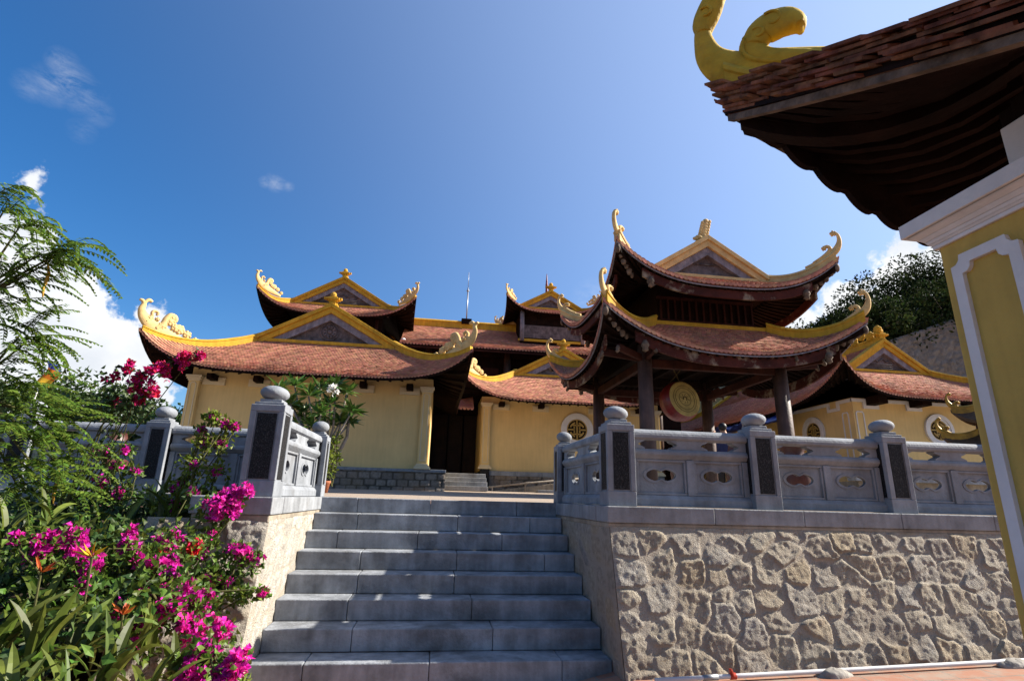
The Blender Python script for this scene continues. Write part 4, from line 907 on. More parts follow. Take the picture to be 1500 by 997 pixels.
# right tower
mb = MB(); mb.box(3.05, 5.75, 20.95, 23, 6.9, 8.95); tb = mb.build('tower_body', 'wood', MH)
mb = MB(); mb.box(3.12, 5.7, 20.90, 20.948, 7.75, 8.3); mb.build('tower_panel', 'panelwood', tb, bevel=.01)
mb = MB(); mb.box(2.95, 5.8, 20.86, 20.93, 7.60, 7.70); mb.build('sill', 'gold', tb, bevel=.01)
for x in (3.1, 5.65): mb = MB(); mb.sweep([(x, 20.85, 7.6), (x, 20.85, 8.9)], .09, n=10); mb.build('post', 'greywood', tb, smooth=True)
hip_roof(MH, 'tower_roof', 4.35, 22.5, 1.98, 2.1, .1, 8.80, .62, 3.5, 1.28, 1.35, 9.14, 9.86, horn='scroll', hs=.34, gable='plain', raft=16, tw=.115, th=.10, ridge=(.13, .16), verge_w=.24)
# rods and lamp
LR = thing('lightning_rod', (1.0, 22.4, 8.75), 'tall thin lightning rod on the long roof ridge against the sky', 'lightning rod')
a = survey(683, 474, y=22.4); b = survey(685, 399, y=22.4)
mb = MB(); mb.sweep([(a[0], 22.4, 8.6), (a[0], 22.4, 8.6+(b[2]-8.6)*.7)], .028, n=8); mb.sweep([(a[0], 22.4, 8.6+(b[2]-8.6)*.7), (a[0], 22.4, b[2])], .012, n=6); mb.build('rod', 'metal', LR, smooth=True)
mb = MB(); mb.lathe([(.01, 0), (.06, .04), (.06, .08), (.01, .12)], (a[0], 22.4, 8.6+(b[2]-8.6)*.62), 10); mb.build('cup', 'metal', LR, smooth=True)
mb = MB(); mb.box(a[0]-.22, a[0]+.22, 22.2, 22.6, 8.60, 8.83); mb.build('base', 'wood', LR, bevel=.01)
SP = thing('roof_spire', (4.0, 24, 10), 'slender ringed spire behind the smaller tower gable', 'spire')
b = survey(801, 401, y=24); mb = MB(); mb.lathe([(.09, -1.6), (.06, -.8)]+[(r, z) for i in range(9) for r, z in ((.055-.004*i, -.75+.07*i), (.085-.007*i, -.72+.07*i), (.055-.004*i, -.69+.07*i))]+[(.01, 0)], tuple(b), 10); mb.build('spire', 'drumred', SP, smooth=True)
FL = thing('floodlight', (-1.6, 20.4, 8), 'small white floodlight on an arm under the tower eave', 'lamp')
q = survey(591, 498, y=20.3); mb = MB(); mb.ball(tuple(q), (.09, .07, .09), 12); mb.build('lamp_head', 'white', FL, smooth=True)
mb = MB(); mb.sweep([tuple(q), tuple(q+np.array((-.35, .3, -.5)))], .018, n=6); mb.build('arm', 'metal', FL)

# ------------------------------------------------------------------ right hall on its terrace
FH = thing('temple_hall', (14, 14, 1.9), 'yellow hall with two round windows and stepped white cornice, below the hillside wall', 'temple hall')
TZ = 2.05; wx0, wx1, wy, wt = 11.78, 17.2, 14.0, 4.50
mb = MB(); mb.box(wx0, wx1, wy, 25, 1.5, wt); mb.build('wall', 'yellow', FH)
def cornice(parent, pts, wall, axis):
    pass
cw = []
bx = [12.35, 13.75, 15.5, 16.9]
mb = MB(); hz = wt-.03
def strip_x(a, b, z0, z1): mb.box(a, b, wy-.05, wy-.002, z0, z1)
c = wx0-.05
for x in bx:
    strip_x(c, x-.25, hz-.09, hz); strip_x(x-.25, x-.16, hz-.28, hz-.001); strip_x(x-.159, x+.159, hz-.28, hz-.19); strip_x(x+.16, x+.25, hz-.28, hz-.001); c = x+.25
strip_x(c, wx1, hz-.09, hz)
def strip_y(a, b, z0, z1): mb.box(wx0-.05, wx0-.002, a, b, z0, z1)
c = wy-.048
for y in (14.75, 17.2, 19.7, 22.2):
    strip_y(c, y-.25, hz-.09, hz); strip_y(y-.25, y-.16, hz-.28, hz-.001); strip_y(y-.159, y+.159, hz-.28, hz-.19); strip_y(y+.16, y+.25, hz-.28, hz-.001); c = y+.25
strip_y(c, 25, hz-.09, hz)
mb.build('stepped_cornice', 'white', FH)
for x in bx: mb = MB(); mb.box(x-.155, x+.155, wy-.5, wy+.02, hz-.185, hz+.05); mb.build('beam_end', 'wood', FH, bevel=.01)
for (o, D, N) in (((wx0+.19, wy, 0), (1, 0, 0), (0, -1, 0)), ((wx0, wy+.32, 0), (0, 1, 0), (-1, 0, 0))):
    V, F = plate([(-.13, 2.2), (.13, 2.2), (.13, 4.05), (.09, 4.11), (-.09, 4.11), (-.13, 4.05)], [[(-.10, 2.23), (.10, 2.23), (.10, 4.04), (.07, 4.08), (-.07, 4.08), (-.10, 4.04)]], .02)
    mb = MB(); mb.add(place(V, o, D, (0, 0, 1), N), F); mb.build('pilaster_outline', 'white', FH)
q = survey(1375, 630, y=wy); round_window(FH, (q[0], wy-.002, q[2]), .47, (0, -1, 0))
q = survey(1193, 634, x=wx0); round_window(FH, (wx0-.002, q[1], q[2]), .5, (-1, 0, 0))
hip_roof(FH, 'hip_roof', 14.05, 19.4, 3.25, 6.5, .15, 4.42, .95, 5.0, 1.42, 4.35, 5.64, 6.60, horn='scroll', hs=.48, gable='wave', tw=.09, th=.085, hornset=('FR',))
mb = MB()
for i in range(6): lobe_knob(mb, (13.95, 15.0+.35*i, 6.9), (0, -1, 0), 0, .1*((i+1) % 2), .16, .06, 7)
mb.build('ridge_crest', 'gold', FH, smooth=True)
ft = thing('terrace_wall', (10.5, 12.2, 1.5), 'low grey terrace kerb and steps before the far right hall', 'kerb')
mb = MB(); mb.box(9.6, 20, 11.6, 14.0, 1.45, 2.02); mb.build('platform', 'mortar', ft)
mb = MB(); mb.box(9.4, 20, 11.42, 11.7, 2.02, 2.13); mb.box(8.9, 9.6, 11.3, 13.8, 1.45, 1.75); mb.build('kerb', 'coping', ft, bevel=.01)
tp = thing('tarpaulin', (10.2, 18, 1.6), 'blue tarpaulin awning slung under the eave of the far right hall', 'tarpaulin')
n, m = 40, 8; V = []
for j in range(m):
    for i in range(n):
        t = i/(n-1); s = j/(m-1); y = 15.6+7*t; V.append((9.3+1.9*s, y, 3.80+.06*t+.55*s+.10*math.sin(i*.9)*(1-s)*.6-.18*math.sin(math.pi*s)+.05*math.sin(i*2.3+s*3)))
mb = MB(); mb.grid(V, n, m); o = mb.build('cloth', 'tarp', tp, smooth=True); md = o.modifiers.new('s', 'SOLIDIFY'); md.thickness = .01
for y in (15.7, 18.0, 20.3, 22.5): mb = MB(); mb.sweep([(9.33, y, 1.5), (9.33, y, 3.83)], .025, n=8); mb.build('pole', 'metal', tp)
# ------------------------------------------------------------------ drum pavilion
PV = thing('pavilion', (5.45, 11.4, cz(11)), 'open two tiered timber pavilion with upswept tiled roofs and a drum inside', 'pavilion')
CXY = [(3.85, 9.85), (6.71, 9.85), (3.85, 12.93), (6.72, 12.93)]
for x, y in CXY:
    mb = MB(); mb.sweep([(x, y, cz(y)+.12), (x, y, 2.4), (x, y, 4.4)], [.15, .15, .135], n=20); c = mb.build('column', 'column', PV, smooth=True)
    mb = MB(); mb.lathe([(.20, 0), (.24, .05), (.24, .09), (.18, .14)], (x, y, cz(y)), 20); mb.build('base_stone', 'coping', c, smooth=True)
mb = MB(); mb.box(2.9, 7.7, 9.0, 13.9, cz(9)-.02, cz(11.4)+.06); mb.build('floor', 'coping', PV, bevel=.01)
for (x0, y0), (x1, y1) in ((CXY[0], CXY[1]), (CXY[2], CXY[3]), (CXY[0], CXY[2]), (CXY[1], CXY[3])):
    mb = MB(); mb.bar((x0, y0, 4.04), (x1, y1, 4.04), .11, .17); mb.build('beam', 'redwood', PV, bevel=.012)
    mb = MB(); mb.bar((x0, y0, 4.33), (x1, y1, 4.33), .12, .20); mb.build('beam', 'wood', PV, bevel=.012)
mb = MB()
for k in range(5): mb.bar((3.85+.7*k, 9.85, 4.46), (3.85+.7*k, 12.93, 4.46), .10, .12)
mb.build('ceiling_joists', 'wood', PV); mb = MB(); mb.box(3.7, 6.85, 9.7, 13.1, 4.525, 4.57); mb.build('ceiling', 'wood', PV)
lowr, lf = hip_roof(PV, 'lower_roof', 5.5, 11.5, 2.7, 2.42, .14, 4.24, .80, 2.5, 1.26, 1.32, 5.0, 5.0, tw=.095, th=.085, horn='tail', hs=.62, ridge=(.13, .19), raft=30, soff=.11, orn='goldcream', fascia='eavetile', dscale=1.35, fdep=.06, batten='greywood')
upr, uf = hip_roof(PV, 'upper_roof', 5.46, 11.5, 2.36, 2.36, .12, 5.64, .72, 3.0, 1.28, 1.42, 6.10, 6.92, tw=.095, th=.085, horn='tail', hs=.60, ridge=(.13, .17), raft=28, gable='plain', fin='leaf', gold='goldcream', verge_w=.25, sill=.012, fascia='eavetile', dscale=1.35, fdep=.06, batten='greywood')
for F_, ro, dz in ((lf, lowr, (-.36, -.15)), (uf, upr, (-.34, -.16))):
    for k in 'FBLR':
        mb = MB(); P = F_[k](np.linspace(-.80, .80, 31), np.full(31, .90)); mb.profile(P, [(-.025, dz[0]), (.025, dz[0]), (.025, dz[1]), (-.025, dz[1])]); mb.build('painted_board', 'peel', ro)
    for sx in (-1, 1):
        for k, sy in (('F', -1), ('B', 1)):
            S = F_[k]; vv = np.linspace(.1, .95, 9); P = S(np.full(9, float(sx)), vv)-Z*.13
            mb = MB(); mb.profile(P, [(-.06, -.13), (.06, -.13), (.06, 0), (-.06, 0)]); hr = mb.build('hip_rafter', 'wood', ro)
            mb = MB()
            for i, v in enumerate(np.linspace(.60, .97, 6)):
                q = S(np.array([float(sx)]), np.array([v]))[0]-Z*(.30-.02*i); mb.ball(tuple(q), (.045+.014*(i % 2), .045+.014*(i % 2), .07+.03*(i % 2)), 8)
            mb.build('carved_pendants', 'carved', hr, smooth=True)
            q = S(np.array([sx*.72]), np.array([.93]))[0]-Z*.36
            mb = MB(); mb.lathe([(.02, -.12), (.06, -.09), (.05, -.04), (.08, .0), (.06, .06), (.03, .1)], tuple(q), 10); mb.build('corner_pendant', 'carved', hr, smooth=True)
# struts from the columns out under the eaves
for (x, y), (dx, dy) in zip(CXY, ((-1, -1), (1, -1), (-1, 1), (1, 1))):
    for ex, ey in ((dx, 0), (0, dy), (dx*.8, dy*.75)):
        a = np.array((x, y, 4.12)); b = a+np.array((ex*.85, ey*.55, .10)); mb = MB(); mb.bar(a, b, .08, .13); st_ = mb.build('bracket_arm', 'redwood', PV, bevel=.01)
        mb = MB(); mb.ball(tuple(b-Z*.03), (.045, .045, .07), 8); mb.ball(tuple(b+np.array((ex*.03, ey*.03, -.08))), (.035, .035, .045), 8); mb.build('carved_tip', 'carved', st_, smooth=True)
mb = MB(); mb.box(4.36, 6.56, 10.32, 12.7, 4.9, 6.0); ub = mb.build('upper_storey', 'wood', PV)
mb = MB()
for k in range(14): mb.box(4.42+.16*k, 4.46+.16*k, 10.27, 10.318, 5.15, 5.6)
mb.box(4.36, 6.56, 10.262, 10.317, 5.601, 5.66); mb.box(4.36, 6.56, 10.262, 10.317, 5.09, 5.149); mb.build('lattice', 'redwood', ub)
mb = MB(); mb.box(4.22, 6.78, 10.15, 10.30, 4.96, 5.07); mb.box(4.22, 6.78, 12.71, 12.85, 4.96, 5.07); mb.box(4.20, 4.34, 10.302, 12.708, 4.96, 5.07); mb.box(6.66, 6.80, 10.302, 12.708, 4.96, 5.07); mb.build('roof_kerb', 'gold', ub, bevel=.01)

# drum
dc = survey(1003, 584, y=10.75); ax_ = np.array((.22, -.95, .17)); ax_ /= np.linalg.norm(ax_)
DR = thing('drum', tuple(dc), 'round drum with pale ringed skin and red barrel hanging in the pavilion', 'drum')
l1 = np.cross(ax_, Z); l1 /= np.linalg.norm(l1); l2 = np.cross(l1, ax_); Rm = np.stack([l1, l2, ax_], 1)
def drum_part(name, prof, m, par, n=36):
    mb = MB(); V = []
    for r, t in prof:
        for k in range(n):
            a = 2*math.pi*k/n; V.append(dc+Rm@np.array((r*math.cos(a), r*math.sin(a), t)))
    mm = len(prof); mb.add(V, [(i*n+k, i*n+(k+1) % n, (i+1)*n+(k+1) % n, (i+1)*n+k) for i in range(mm-1) for k in range(n)]+[tuple(range(n))[::-1], tuple(range((mm-1)*n, mm*n))]); return mb.build(name, m, par, smooth=False)
b = drum_part('barrel', [(.34, -.40), (.40, -.35), (.43, -.25), (.44, -.18), (.425, -.08), (.385, .0)], 'drumred', DR)
sk = drum_part('skin', [(.392, -.05), (.385, .004), (.35, .012)], 'drumskin', DR)
for r in (.24, .15, .29):
    mb = MB(); mb.sweep([dc+Rm@np.array((r*math.cos(a), r*math.sin(a), .014)) for a in np.linspace(0, 2*math.pi, 41)], .005, n=5); mb.build('ring_line', 'ink', sk)
mb = MB(); mb.sweep([dc+Rm@np.array((.045*math.cos(a), .045*math.sin(a), .014)) for a in np.linspace(-.5, 3.9, 20)], .012, n=6)
for k in range(8): mb.bar(dc+Rm@np.array((.07*math.cos(k*.785), .07*math.sin(k*.785), .014)), dc+Rm@np.array((.12*math.cos(k*.785+.3), .12*math.sin(k*.785+.3), .014)), .008, .006)
mb.build('emblem', 'ink', sk)
mb = MB()
for s_ in (-1, 1): mb.sweep([dc+Rm@np.array((.2*s_, .36, -.25)), (dc[0]+.2*s_, dc[1]+.2, 4.42)], .012, n=6)
mb.build('hanging_rope', 'ink', DR)

# ------------------------------------------------------------------ gate at the right
gx0, gx1, gy0, gy1 = 2.123, 2.53, 1.585, 1.984
GT = thing('gatehouse', (2.4, 1.7, gz(2.4)), 'yellow gate pillar with white moulded panel carrying a dark upswept tiled roof, close at right', 'gate')
mb = MB(); mb.box(gx0, gx1, gy0, gy1, -.1, 2.60); gp = mb.build('pillar', 'gateyellow', GT, bevel=.01)
def ringbox(mb, e0, e1, z0, z1, x0=None, y1=None):
    """square course round the pillar, offset e0 at its foot and e1 at its head"""
    xa = gx0 if x0 is None else x0; yb = gy1 if y1 is None else y1
    V = [(xa-e0, gy0-e0, z0), (gx1+e0, gy0-e0, z0), (gx1+e0, yb+e0, z0), (xa-e0, yb+e0, z0), (xa-e1, gy0-e1, z1), (gx1+e1, gy0-e1, z1), (gx1+e1, yb+e1, z1), (xa-e1, yb+e1, z1)]
    mb.add(V, [(0, 3, 2, 1), (4, 5, 6, 7), (0, 1, 5, 4), (1, 2, 6, 5), (2, 3, 7, 6), (3, 0, 4, 7)])
mb = MB(); prev = (.014, 2.584)
for e, z in ((.016, 2.602), (.025, 2.613), (.033, 2.628), (.05, 2.646), (.076, 2.661), (.08, 2.665)): ringbox(mb, prev[0], e, prev[1], z-.0005); prev = (e, z)
ringbox(mb, .094, .094, 2.668, 2.736); ringbox(mb, .072, .072, 2.7365, 2.747); mb.build('capital', 'white', gp, bevel=.004)
mb = MB(); ringbox(mb, 0, 0, 2.747, 3.04, gx0+.12, gy1-.28); mb.build('neck_block', 'white', gp, bevel=.006)
mb = MB(); ringbox(mb, .036, .036, -.1, .24); ringbox(mb, .022, .022, .241, .28); mb.build('plinth', 'white', gp, bevel=.008)
def notched(y0, y1, z0, z1, d): return [(y0, z0+d), (y0+d*.35, z0+d*.65), (y0+d*.65, z0+d*.35), (y0+d, z0), (y1-d, z0), (y1-d*.65, z0+d*.35), (y1-d*.35, z0+d*.65), (y1, z0+d), (y1, z1-d), (y1-d*.55, z1-d*.9), (y1-d*.9, z1-d*.55), (y1-d, z1), (y0+d, z1), (y0+d*.9, z1-d*.55), (y0+d*.55, z1-d*.9), (y0, z1-d)]
V, F = plate(notched(gy0+.054, gy1-.054, .5, 2.509, .045), [notched(gy0+.10, gy1-.10, .55, 2.463, .042)], .02)
mb = MB(); mb.add(place(V, (gx0, 0, 0), (0, 1, 0), (0, 0, 1), (-1, 0, 0)), F); mb.build('panel_moulding', 'white', gp, bevel=.005)
V, F = plate(notched(gx0+.054, gx1-.054, .5, 2.509, .045), [notched(gx0+.10, gx1-.10, .55, 2.463, .042)], .02)
mb = MB(); mb.add(place(V, (0, gy1, 0), (1, 0, 0), (0, 0, 1), (0, 1, 0)), F); mb.build('panel_moulding', 'white', gp, bevel=.005)
mb = MB(); mb.bar((2.3, 1.6, 3.10), (5.9, 1.6, 3.10), .16, .17); mb.bar((2.4, 1.75, 3.09), (2.4, -.9, 3.09), .16, .16); mb.build('beam', 'wood', GT, bevel=.008)
GAX, GAY, GGX, GGY = 2.38, 2.05, 1.15, .94
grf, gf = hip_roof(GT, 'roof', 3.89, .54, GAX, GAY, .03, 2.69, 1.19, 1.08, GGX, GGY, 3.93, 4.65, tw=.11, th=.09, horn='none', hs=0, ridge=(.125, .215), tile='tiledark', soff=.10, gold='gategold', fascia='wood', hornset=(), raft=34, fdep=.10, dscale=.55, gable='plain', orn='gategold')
tip = gf['B'](np.array([-1.0]), np.array([1.0]))[0]+Z*.10; d = np.array((-(GAX-GGX), GAY-GGY, 0)); d /= np.linalg.norm(d)
def gate_horn(o, dh, s):
    mb = MB()
    flat_curl(mb, o, dh, [(-1.7*s, -.58*s), (-1.1*s, -.32*s), (-.5*s, -.08*s), (-.12*s, .10*s), (.10*s, .36*s), (.17*s, .66*s), (.16*s, .86*s), (.10*s, 1.0*s)], [.12*s, .20*s, .25*s, .23*s, .17*s, .115*s, .095*s, .08*s], .085*s, 14)
    lat_ = np.array((dh[1], -dh[0], 0))
    flat_curl(mb, o, dh, [(.165*s, .76*s), (.14*s, .92*s), (.07*s, 1.08*s), (.0*s, 1.22*s), (-.09*s, 1.32*s), (-.15*s, 1.36*s)], [.09*s, .155*s, .165*s, .145*s, .11*s, .05*s], .10*s, 12)
    for sg in (-1, 1):
        for c0, r0 in (((.10, .98), .10), ((.0, 1.2), .085), ((-.60, .47), .13), ((-.44, .36), .09)):
            th = np.linspace(0, 4.4, 16); q = np.array(o)+lat_*sg*.105*s; mb.sweep([q+dh*(c0[0]+r0*(1-t/6)*math.cos(t+1))*s+Z*(c0[1]+r0*(1-t/6)*math.sin(t+1))*s for t in th], .018*s, n=6)
    flat_curl(mb, o, dh, [(-1.25*s, -.34*s), (-.85*s, -.12*s), (-.48*s, .06*s), (-.36*s, .24*s), (-.42*s, .40*s), (-.56*s, .46*s)], [.05*s, .10*s, .14*s, .15*s, .16*s, .15*s], .10*s, 14)
    flat_curl(mb, o, dh, [(-1.3*s, -.40*s), (-.8*s, -.20*s), (-.40*s, .02*s), (-.27*s, .2*s), (-.29*s, .38*s)], [.02*s, .03*s, .035*s, .035*s, .03*s], .125*s, 10)
    flat_curl(mb, o, dh, [(-.38*s, .28*s), (-.45*s, .42*s), (-.58*s, .47*s), (-.72*s, .45*s), (-.83*s, .37*s), (-.86*s, .30*s)], [.13*s, .18*s, .20*s, .18*s, .12*s, .05*s], .115*s, 12)
    lobe_knob(mb, o, dh, -1.28*s, -.26*s, .10*s, .09*s, 5)
    return mb.build('upswept_horn', 'gategold', grf, smooth=True)
gate_horn(tip, d, .53)
mb = MB()
for key, u0, u1 in (('L', -1, 1), ('B', -1, 1)):
    S = gf[key]; uu = np.linspace(u0, u1, 60); L_ = np.linalg.norm(np.diff(S(uu, np.ones(60)), axis=0), axis=1).sum(); n = int(L_/.24)
    for k in range(8):
        for i in range(n):
            a = u0+(u1-u0)*(i+.04+.5*(k % 2))/n; a += RNG.uniform(-.18, .18)*(u1-u0)/n; b = min(u1, a+(u1-u0)*RNG.uniform(.75, 1.02)/n)
            if a < u0 or b <= a: continue
            v1 = 1.05-.004*k+RNG.normal(0, .011); P = S(np.array([a, b, b, a]), np.array([v1, v1, .955, .955])); z0 = .026-.0225*k+RNG.normal(0, .004); w = (RNG.random(), RNG.random())
            T = P+Z*z0; B = P+Z*(z0-.018); mb.add(np.concatenate([T, B]), [(0, 1, 2, 3), (7, 6, 5, 4), (0, 4, 5, 1), (1, 5, 6, 2), (2, 6, 7, 3), (3, 7, 4, 0)], [w]*6)
mb.build('eave_tile_stack', 'eavetile', grf)
mb = MB()
for key in 'LB':
    P = gf[key](np.linspace(-.97, 1, 50), np.full(50, .985)); mb.profile(P, [(-.02, -.195), (.02, -.195), (.02, -.152), (-.02, -.152)])
mb.build('eave_batten', 'carved', grf)
mb = MB(); S = gf['B']; uu = np.linspace(-.97, .6, 161); P = S(uu, np.full(161, .95)); dist = np.concatenate([[0], np.cumsum(np.linalg.norm(np.diff(P, axis=0), axis=1))])
dep = .13+.17*np.clip(dist/.75, 0, 1)+.065*np.abs(np.sin(dist*math.pi/.20))**.6
V = []; t = np.gradient(P, axis=0); t[:, 2] = 0; t /= np.linalg.norm(t, axis=1)[:, None]; nn = np.stack([t[:, 1], -t[:, 0], 0*t[:, 0]], 1)
for i in range(161):
    for a, z in ((-.02, -dep[i]), (.02, -dep[i]), (.02, -.10), (-.02, -.10)): V.append(P[i]+nn[i]*a+Z*z)
mb.add(V, [(i*4+k, i*4+(k+1) % 4, (i+1)*4+(k+1) % 4, (i+1)*4+k) for i in range(160) for k in range(4)])
mb.build('scalloped_board', 'wood', grf)
mb = MB(); vv = np.linspace(.05, .95, 12); P = S(np.full(12, -1.0), vv)-Z*.11; mb.profile(P, [(-.05, -.12), (.05, -.12), (.05, 0), (-.05, 0)]); mb.build('hip_rafter', 'wood', grf)

# ------------------------------------------------------------------ gilded censer beyond the gate pillar
CS = thing('incense_burner', (8.84, 7.3, cz(7.3)), 'dark bronze incense burner with gilded upswept roofs, half hidden by the yellow gate pillar', 'incense burner')
cx_, cy_ = 8.84, 7.3; z0 = cz(7.3)
mb = MB(); mb.lathe([(.42, 0), (.46, .06), (.36, .14), (.30, .3), (.38, .42), (.46, .6), (.44, .78), (.36, .86)], (cx_, cy_, z0), 24); mb.build('bowl', 'bronzedark', CS, smooth=True)
for sx in (-1, 1):
    for sy in (-1, 1): mb = MB(); mb.sweep([(cx_+.3*sx, cy_+.3*sy, z0+.8), (cx_+.3*sx, cy_+.3*sy, z0+1.5)], .035, n=10); mb.build('post', 'bronzedark', CS, smooth=True)
for nm, a, ze, L, g, zb in (('lower_roof', .66, z0+.98, .26, .24, z0+1.30), ('upper_roof', .52, z0+1.42, .22, .10, z0+1.80)):
    mb = MB(); Ss = []
    for sx, sy in ((0, -1), (0, 1), (-1, 0), (1, 0)):
        def S(u, v, sx=sx, sy=sy):
            w = g+(a-g)*v; q = g+(a-.06*(1-np.abs(u)**3)-g)*v; z = zb-(zb-ze)*(v*1.4-.4*v*v)+L*np.abs(u)**3*v*v
            return np.stack([cx_+(u*w if sy else sx*q), cy_+(u*w if sx else sy*q), z], -1)
        sheet(mb, S, 0, -.05, 17, 7); Ss.append(S)
    ro = mb.build(nm, 'bronzedark', CS, smooth=False)
    for sx in (-1, 1):
        for S in Ss[:2]:
            P = S(np.full(12, float(sx)), np.linspace(0, .98, 12)); mb = MB(); mb.profile(P, RIDGE(.06, .08)); mb.build('hip_ridge', 'gilt', ro)
            t = P[-1]; dd = np.array((t[0]-cx_, t[1]-cy_, 0)); dd /= np.linalg.norm(dd); horn_tail(ro, t+Z*.02, dd, .30, 'gilt')

# ------------------------------------------------------------------ people and pots on the terrace
def person(px, py_top, y, cloth, legs, label, raise_arm=True, face=0.0, hgt=1.38):
    q = survey(px, py_top, y=y); x = q[0]; zf = q[2]-hgt; s = hgt/1.7
    root = thing('person', (x, y, zf), label, 'person')
    def body(nm, pts, edges, rad, m):
        me = bpy.data.meshes.new(nm); cf, sf = math.cos(face), math.sin(face)
        me.from_pydata([((a*cf-b*sf)*s, (a*sf+b*cf)*s, c*s) for a, b, c in pts], edges, []); me.materials.append(MT[m])
        o = bpy.data.objects.new(nm, me); COL.objects.link(o); o.parent = root; ORIG[o.name] = (x, y, zf)
        sk = o.modifiers.new('skin', 'SKIN'); sk.use_smooth_shade = True
        for i, r in enumerate(rad): me.skin_vertices[0].data[i].radius = (r[0]*s, r[1]*s)
        me.skin_vertices[0].data[0].use_root = True
        sb = o.modifiers.new('sub', 'SUBSURF'); sb.levels = 1; sb.render_levels = 1; return o
    def mk(nm, pts, edges, rad, m):
        me = bpy.data.meshes.new('tmp'); return None
    arm = [(.24, -.10, 1.36), (.30, -.34, 1.46), (.20, -.46, 1.58)] if raise_arm else [(.26, 0, 1.15), (.27, -.08, .92), (.26, -.14, .80)]
    pts = [(0, 0, .93), (0, 0, 1.15), (0, 0, 1.36), (0, 0, 1.47), (0, -.02, 1.55), (0, -.02, 1.64), (.17, 0, 1.38), *arm, (-.17, 0, 1.38), (-.26, 0, 1.13), (-.25, -.10, .92), (-.24, -.14, .80), (.10, 0, .85), (.11, -.02, .47), (.11, 0, .07), (.11, -.14, .04), (-.10, 0, .85), (-.11, -.02, .47), (-.11, 0, .07), (-.11, -.14, .04)]
    ed = [(0, 1), (1, 2), (2, 3), (3, 4), (4, 5), (2, 6), (6, 7), (7, 8), (8, 9), (2, 10), (10, 11), (11, 12), (12, 13), (0, 14), (14, 15), (15, 16), (16, 17), (0, 18), (18, 19), (19, 20), (20, 21)]
    rad = [(.15, .11), (.14, .10), (.15, .10), (.055, .055), (.085, .095), (.075, .085), (.06, .06), (.048, .048), (.04, .04), (.035, .035), (.06, .06), (.048, .048), (.04, .04), (.035, .035), (.09, .09), (.06, .06), (.04, .045), (.035, .03), (.09, .09), (.06, .06), (.04, .045), (.035, .03)]
    bodyo = None
    me = bpy.data.meshes.new('body')
    if hasattr(me, 'skin_vertices'):
        cf, sf = math.cos(face), math.sin(face)
        me.from_pydata([((a*cf-b*sf)*s, (a*sf+b*cf)*s, c*s) for a, b, c in pts], ed, [])
        o = bpy.data.objects.new('body', me); COL.objects.link(o); o.parent = root; me.materials.append(MT['skin'])
        sk = o.modifiers.new('skin', 'SKIN'); sk.use_smooth_shade = True
        lay = me.skin_vertices[0] if len(me.skin_vertices) else me.attributes.new('skin', 'FLOAT', 'POINT')
        try:
            for i, r in enumerate(rad): lay.data[i].radius = (r[0]*s, r[1]*s)
            lay.data[0].use_root = True
        except Exception: pass
        sb = o.modifiers.new('sub', 'SUBSURF'); sb.levels = 1; sb.render_levels = 1
    def W(a, b, c): cf, sf = math.cos(face), math.sin(face); return (x+(a*cf-b*sf)*s, y+(a*sf+b*cf)*s, zf+c*s)
    mb = MB(); mb.ball(W(0, .02, 1.615), (.098*s, .108*s, .105*s), 14); mb.build('hair', 'hair', root, smooth=True)
    mb = MB(); mb.sweep([W(0, 0, .80), W(0, 0, .95), W(0, 0, 1.15), W(0, 0, 1.33), W(0, 0, 1.42)], [.19*s, .185*s, .18*s, .19*s, .09*s], [.14*s, .135*s, .13*s, .13*s, .08*s], lat=(math.cos(face), math.sin(face), 0), n=18)
    mb.sweep([W(.13, 0, 1.38), W(.19, -.02, 1.36), W(arm[0][0]*.97, arm[0][1]*.8, (arm[0][2]+1.38)/2)], [.075*s, .078*s, .072*s], n=12); mb.sweep([W(-.13, 0, 1.38), W(-.20, 0, 1.3), W(-.245, 0, 1.18)], [.075*s, .075*s, .068*s], n=12); mb.build('shirt', cloth, root, smooth=True)
    mb = MB()
    for sd in (-1, 1): mb.sweep([W(.06*sd, 0, .92), W(.10*sd, 0, .8), W(.11*sd, -.02, .47), W(.11*sd, 0, .08)], [.12*s, .115*s, .085*s, .075*s], n=12)
    mb.build('trousers', legs, root, smooth=True)
    return root
person(1058, 620, 8.3, 'navy', 'hair', 'person in a navy shirt raising one arm inside the pavilion behind the balustrade', True, 2.6, 1.13)
def pot(px, py_top, y, r, h, label, m='glaze'):
    q = survey(px, py_top, y=y); z = cz(y); h = q[2]-z
    root = thing('glazed_jar', (q[0], y, z), label, 'jar', 'brown glazed jars on the terrace')
    mb = MB(); mb.lathe([(r*.6, 0), (r*.8, h*.15), (r*1.0, h*.45), (r*.98, h*.62), (r*.7, h*.82), (r*.62, h*.9), (r*.85, h*.97), (r*.84, h), (r*.6, h*.985), (r*.5, h*.8)], (q[0], y, z), 24); mb.build('jar', m, root, smooth=True)
pot(1000, 638, 6.3, .17, .6, 'dark brown glazed jar behind the first panel right of the corner post')
pot(1078, 642, 6.6, .16, .6, 'dark brown glazed jar behind the balustrade left of the second post')
pot(1160, 652, 6.3, .20, .6, 'wide dark brown jar behind the balustrade beside the pavilion column')
pot(172, 626, 7.6, .20, .7, 'reddish brown jar behind the left balustrade')
q = survey(477, 700, y=9.0)
TP = thing('flower_pot', (q[0], 9.0, cz(9)), 'small terracotta flower pot behind the left end post', 'flower pot')
mb = MB(); mb.lathe([(.05, 0), (.08, .14), (.09, .15), (.09, .18), (.075, .18), (.07, .16)], (q[0], 9.0, cz(9)), 18); mb.build('pot', 'terra', TP, smooth=True)
